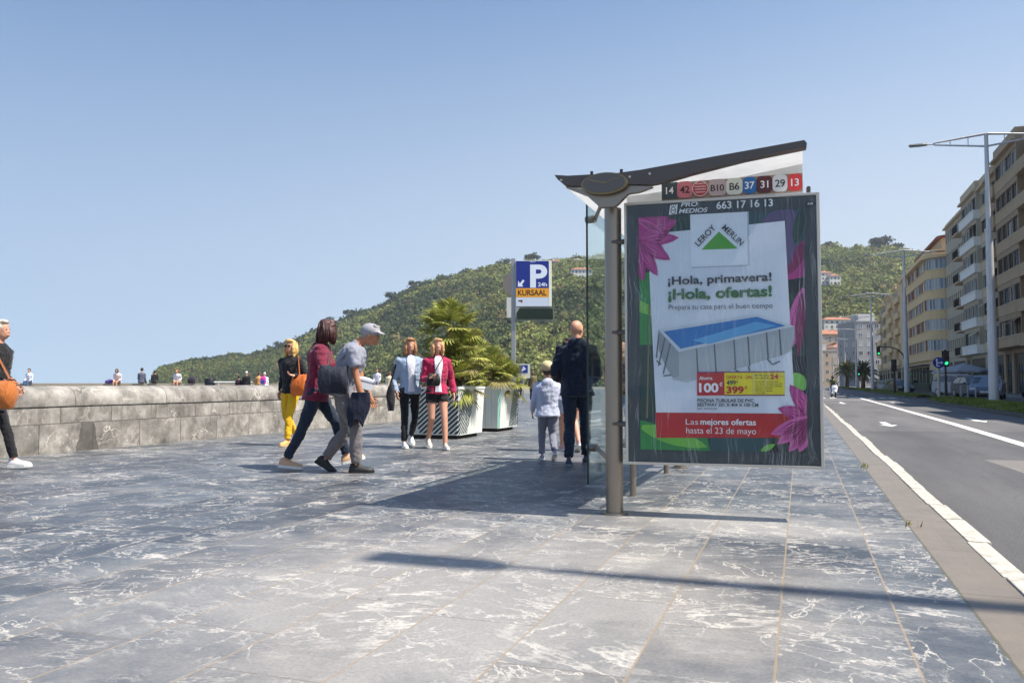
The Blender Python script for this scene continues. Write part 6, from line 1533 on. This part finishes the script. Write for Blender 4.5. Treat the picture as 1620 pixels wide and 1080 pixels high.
car('parked_car', 'dark blue parked car between the white and the silver one', 11.2, 62.6, R(190), paint('car_navy', (26,36,58)), HATCH, HG, 1.75, G1, .0)
car('parked_car', 'silver parked hatchback nearest the big street lamp', 11.0, 57.6, R(165), paint('car_silver', (96,104,118)), HATCH, HG, 1.75, G1, .0)
car('parked_car', 'dark car parked on the side road in front of the lamp before the cream flats', 10.9, 103, R(190), paint('car_black', (24,26,30)), HATCH, HG, 1.75, G1)
car('parked_suv', 'dark green van-like car parked farther along the side road', 11.2, 112, R(185), paint('car_green', (36,60,60)), SUV, SG_, 1.85, G1)
car('parked_car', 'white car farther along the side road near the mast traffic light', 11.2, 122, R(185), paint('car_white', (140,142,148)), HATCH, HG, 1.75, G1)
car('parked_car', 'blue car at the far end of the side road near the palms', 12.0, 134, R(185), paint('car_blue', (40,84,130)), HATCH, HG, 1.75, G1)
car('parked_car', 'red car at the far end of the side road near the palms', 12.2, 147, R(185), paint('car_red', (140,34,36)), HATCH, HG, 1.75, G1)
car('parked_suv', 'white car on the main road far behind the scooter', 2.6, 150, R(185), paint('car_white', (140,142,148)), SUV, SG_, 1.85)

def scooter(label, x, y, rz, pm, group=None, z=-.12):
    """front towards local +y"""
    o = thing('scooter', label, 'scooter', (x, y, z), rz, group)
    for yy in (.62, -.62):
        b = MB(); n = 24; rings = [[(.05*math.cos(q), yy+(.22+.055*math.sin(q))*math.cos(a), .275+(.22+.055*math.sin(q))*math.sin(a)) for q in [2*math.pi*k/10 for k in range(10)]] for a in [2*math.pi*i/n for i in range(n+1)]]
        b.ring_loft(rings, cap=False); w_ = b.build('wheel', TYRE, o, smooth=True); b = MB(); b.tube([(-.04,yy,.275),(.04,yy,.275)], .17, 16); b.build('rim', RIM, w_)
    b = MB()
    sec = [(.50,.30,.09,.12),(.56,.55,.20,.10),(.50,.80,.24,.08),(.42,.98,.17,.06)]
    b.ring_loft([[(rx*math.cos(q), y_+ry*math.sin(q), z_) for q in [2*math.pi*k/14 for k in range(14)]] for y_, z_, rx, ry in sec]); b.build('front_fairing', pm, o, smooth=True)
    b = MB(); b.ring_loft([[(.07*math.cos(q), .66+.30*t_*0+.22*math.cos(a), .275+.34*math.sin(a)) if False else (.075*math.cos(q), .62+.31*math.cos(a)+.012*math.sin(q), .275+.31*math.sin(a)+.02*math.sin(q)) for q in [2*math.pi*k/8 for k in range(8)]] for a, t_ in [(R(35+15*i), 0) for i in range(8)]]); b.build('mudguard', pm, o, smooth=True)
    b = MB(); b.ring_loft([[(rx*math.cos(q), y_, z_+rz_*math.sin(q)) for q in [2*math.pi*k/14 for k in range(14)]] for y_, z_, rx, rz_ in ((.35,.32,.16,.05),(-.05,.34,.17,.07),(-.25,.55,.18,.16),(-.65,.62,.19,.15),(-.98,.68,.10,.06))]); b.build('body', pm, o, smooth=True)
    b = MB(); b.ring_loft([[(rx*math.cos(q), y_, z_+.05*math.sin(q)) for q in [2*math.pi*k/12 for k in range(12)]] for y_, z_, rx in ((.02,.76,.10),(-.2,.78,.16),(-.6,.82,.15),(-.88,.84,.08))]); b.build('seat', BLACKPL, o, smooth=True)
    b = MB(); b.tube([(-.34,.30,1.04),(-.2,.38,1.02),(0,.42,1.0),(.2,.38,1.02),(.34,.30,1.04)], .022, 8); b.build('handlebar', BLACKPL, o, smooth=True)
    for sg in (-1, 1):
        b = MB(); b.tube([(sg*.2,.40,1.02),(sg*.30,.42,1.18)], .01, 6); b.ell((sg*.31,.42,1.21), (.06,.02,.04), 8); b.build('mirror', BLACKPL, o, smooth=True)
    b = MB(); b.ell((0,.60,.78), (.10,.05,.075), 10); b.build('headlight', HEADL, o, smooth=True)
    b = MB(); sec = [(-.17,.50,.98),(.17,.50,.98),(.13,.36,1.32),(-.13,.36,1.32)]; b.add([Vector(p) for p in sec]+[Vector(p)+Vector((0,-.012,0)) for p in sec], [(0,1,2,3),(7,6,5,4),(0,4,5,1),(1,5,6,2),(2,6,7,3),(3,7,4,0)]); b.build('windshield', glass('scooter_screen', (.8,.84,.86,1)), o)
    b = MB(); b.ell((0,.0,0), (.01,.01,.01), 6) if False else b.box(-.10,.10,.705,.712,.40,.46); b.build('number_plate', WHITEPAINT, o)
    return o
scooter('white scooter with a rider coming towards us on the road', 2.42, 68.5, R(190), paint('scooter_white', (222,222,226)))
def rider(label, x, y, rz, topc, helm):
    P, J = person(label, x, y, -.12, rz, 1.74, lean=.08, hip=(0,-.22,.88), feet=[(-.17,.22,.36),(.17,.22,.36)], hands=[(-.30,.28,1.04),(.30,.28,1.04)], topc=topc, top='jacket', legc=BLACKC, hair='bald', vox=.025, fingers=False)
    b = MB(); c = Vector((0,-.07,1.60)); b.ell(c, (.125,.145,.14), 14); b.build('helmet', paint('helmet_'+helm[0], helm[1]), P, smooth=True)
    b = MB(); b.ell(c+Vector((0,.055,.0)), (.11,.10,.06), 10); b.build('visor', CARGLASS, P, smooth=True)
rider('rider in a dark and yellow green jacket on the white scooter', 2.42, 68.5, R(190), cloth('olive_yellow', srgb(96,100,44)), ('dark', (50,54,60)))
scooter('second scooter farther back on the road behind the white one', 1.75, 84, R(188), paint('scooter_grey', (120,124,130)))
rider('rider in black on the farther scooter', 1.75, 84, R(188), BLACKC, ('grey', (150,150,156)))
s0 = scooter('dark parked scooter on the shaded pavement, nearest the street lamp', 13.4, 56.0, R(60), paint('scooter_black', (30,30,34)), 'parked scooters on the far pavement', .0)
for (x, y, a, lb) in ((14.0,58.2,R(70),'dark parked scooter second from the nearest street lamp'),(14.3,60.4,R(55),'dark parked scooter third from the nearest street lamp'),(15.5,118,R(70),'dark parked scooter by the glass kiosk before the cream flats')):
    copy_thing(s0, (x, y, .0), a, lb)
# low bollards in front of the cars
bo = thing('bollard', 'thin pale bollard in the grass before the silver hatchback', 'bollard', (9.9,55.2,0), 0, 'thin bollards along the side road')
b = MB(); b.tube([(0,0,0),(0,0,.82)], .04, 10); b.ell((0,0,.83), (.045,.045,.04), 8); b.build('post', mat('bollard_grey', srgb(170,172,172), .5), bo, smooth=True)
for x, y, lb in ((9.9,57.6,'thin pale bollard before the dark blue car'),(9.95,60.2,'thin pale bollard before the white car')): copy_thing(bo, (x, y, 0), None, lb)

# ---------------------------------------------------------------- street furniture on the far side
def parasol(label, x, y, w, z0):
    o = thing('parasol', label, 'parasol', (x, y, 0)); b = MB(); n = 8
    top = (0,0,z0+.85); ring = [(w/2*math.cos(2*math.pi*(i+.5)/n)*1.08, w/2*math.sin(2*math.pi*(i+.5)/n)*1.08, z0+.05*(i % 2)) for i in range(n)]; low = [(p[0]*1.005, p[1]*1.005, p[2]-.2) for p in ring]
    b.add([top]+ring+low, [(0,1+i,1+(i+1) % n) for i in range(n)]+[(1+i,1+n+i,1+n+(i+1) % n,1+(i+1) % n) for i in range(n)])
    b.build('canopy', mat('parasol_canvas', srgb(164,164,166), .8), o); b = MB(); b.tube([(0,0,0),(0,0,z0+.8)], .04, 8); b.build('pole', ALU, o); b = MB(); b.lathe([(.35,0),(.35,.08),(.06,.12)], 14); b.build('base', KERBD, o)
parasol('white cafe parasol in front of the flats with white balcony bands', 16.9, 100, 5.2, 2.35)
parasol('smaller white cafe parasol left of the first', 16.6, 107.5, 3.6, 2.3)
o = thing('kiosk', 'glass sided kiosk on the far pavement before the cream flats', 'kiosk', (14.6,116,0), 0)
b = MB(); b.box(-1.3,1.3,-1.6,1.6,2.45,2.65); b.build('roof', DARKMET, o, bevel=.02)
for xx in (-1.2, 1.2):
    for yy in (-1.5, 0, 1.5): b = MB(); b.box(xx-.05,xx+.05,yy-.05,yy+.05,0,2.449); b.build('post', DARKMET, o)
for xx in (-1.2, 1.2): b = MB(); b.box(xx-.01,xx+.01,-1.44,1.44,.2,2.4); b.build('glass_pane', glass('shelter_glass'), o)
b = MB(); b.box(-1.14,1.14,-1.51,-1.49,.2,2.4); b.build('glass_pane', glass('shelter_glass'), o)
b = MB(); b.box(-.9,.9,-.4,.4,.0,1.05); b.build('counter', OR_, o, bevel=.02)
tb = thing('cafe_table', 'small cafe table under the white parasol', 'table', (16.3,98.6,0), 0, 'cafe tables')
b = MB(); b.lathe([(.38,.72),(.40,.74),(.38,.76)], 18); b.build('table_top', WOOD if 'WOOD' in globals() else OR_, tb); b = MB(); b.tube([(0,0,0),(0,0,.72)], .04, 8); b.lathe([(.25,0),(.22,.03)], 14); b.build('leg', BLACKPL, tb)
copy_thing(tb, (17.0,101.8,0), None, 'second small cafe table beyond the parasol pole')
# weeds growing at the kerb
b = MB(); cols = []; rg = random.Random(5)
for cx_, cy_, n in ((.70,10.6,30),(.71,6.4,8)):
    for _ in range(n):
        x, y = cx_+rg.gauss(0,.035), cy_+rg.gauss(0,.16); a = rg.uniform(0,6.28); h = rg.uniform(.015,.06); w = .006
        b.add([(x-w*math.cos(a),y-w*math.sin(a),.001),(x+w*math.cos(a),y+w*math.sin(a),.001),(x+rg.uniform(-.05,.05),y+rg.uniform(-.05,.05),h)], [(0,1,2)]); cols.append((.2*rg.uniform(.7,1.2),.2,.06,1))
o = b.build('weeds', GRASS); vcol(o.data, cols); tag(o, kind='stuff')

# ---------------------------------------------------------------- air
b = MB(); b.box(-1500, 1300, -80, 1500, -9.2, 300); hz_o = b.build('haze', [])
hm_ = bpy.data.materials.new('haze_air'); hm_.use_nodes = True; ht = hm_.node_tree; ht.nodes.remove(ht.nodes['Principled BSDF'])
pv = ht.nodes.new('ShaderNodeVolumePrincipled'); pv.inputs['Color'].default_value = (.80,.86,.95,1); pv.inputs['Density'].default_value = .00018; pv.inputs['Anisotropy'].default_value = .2
ht.links.new(pv.outputs[0], ht.nodes['Material Output'].inputs['Volume']); hz_o.data.materials.append(hm_)
tag(hz_o, kind='stuff')
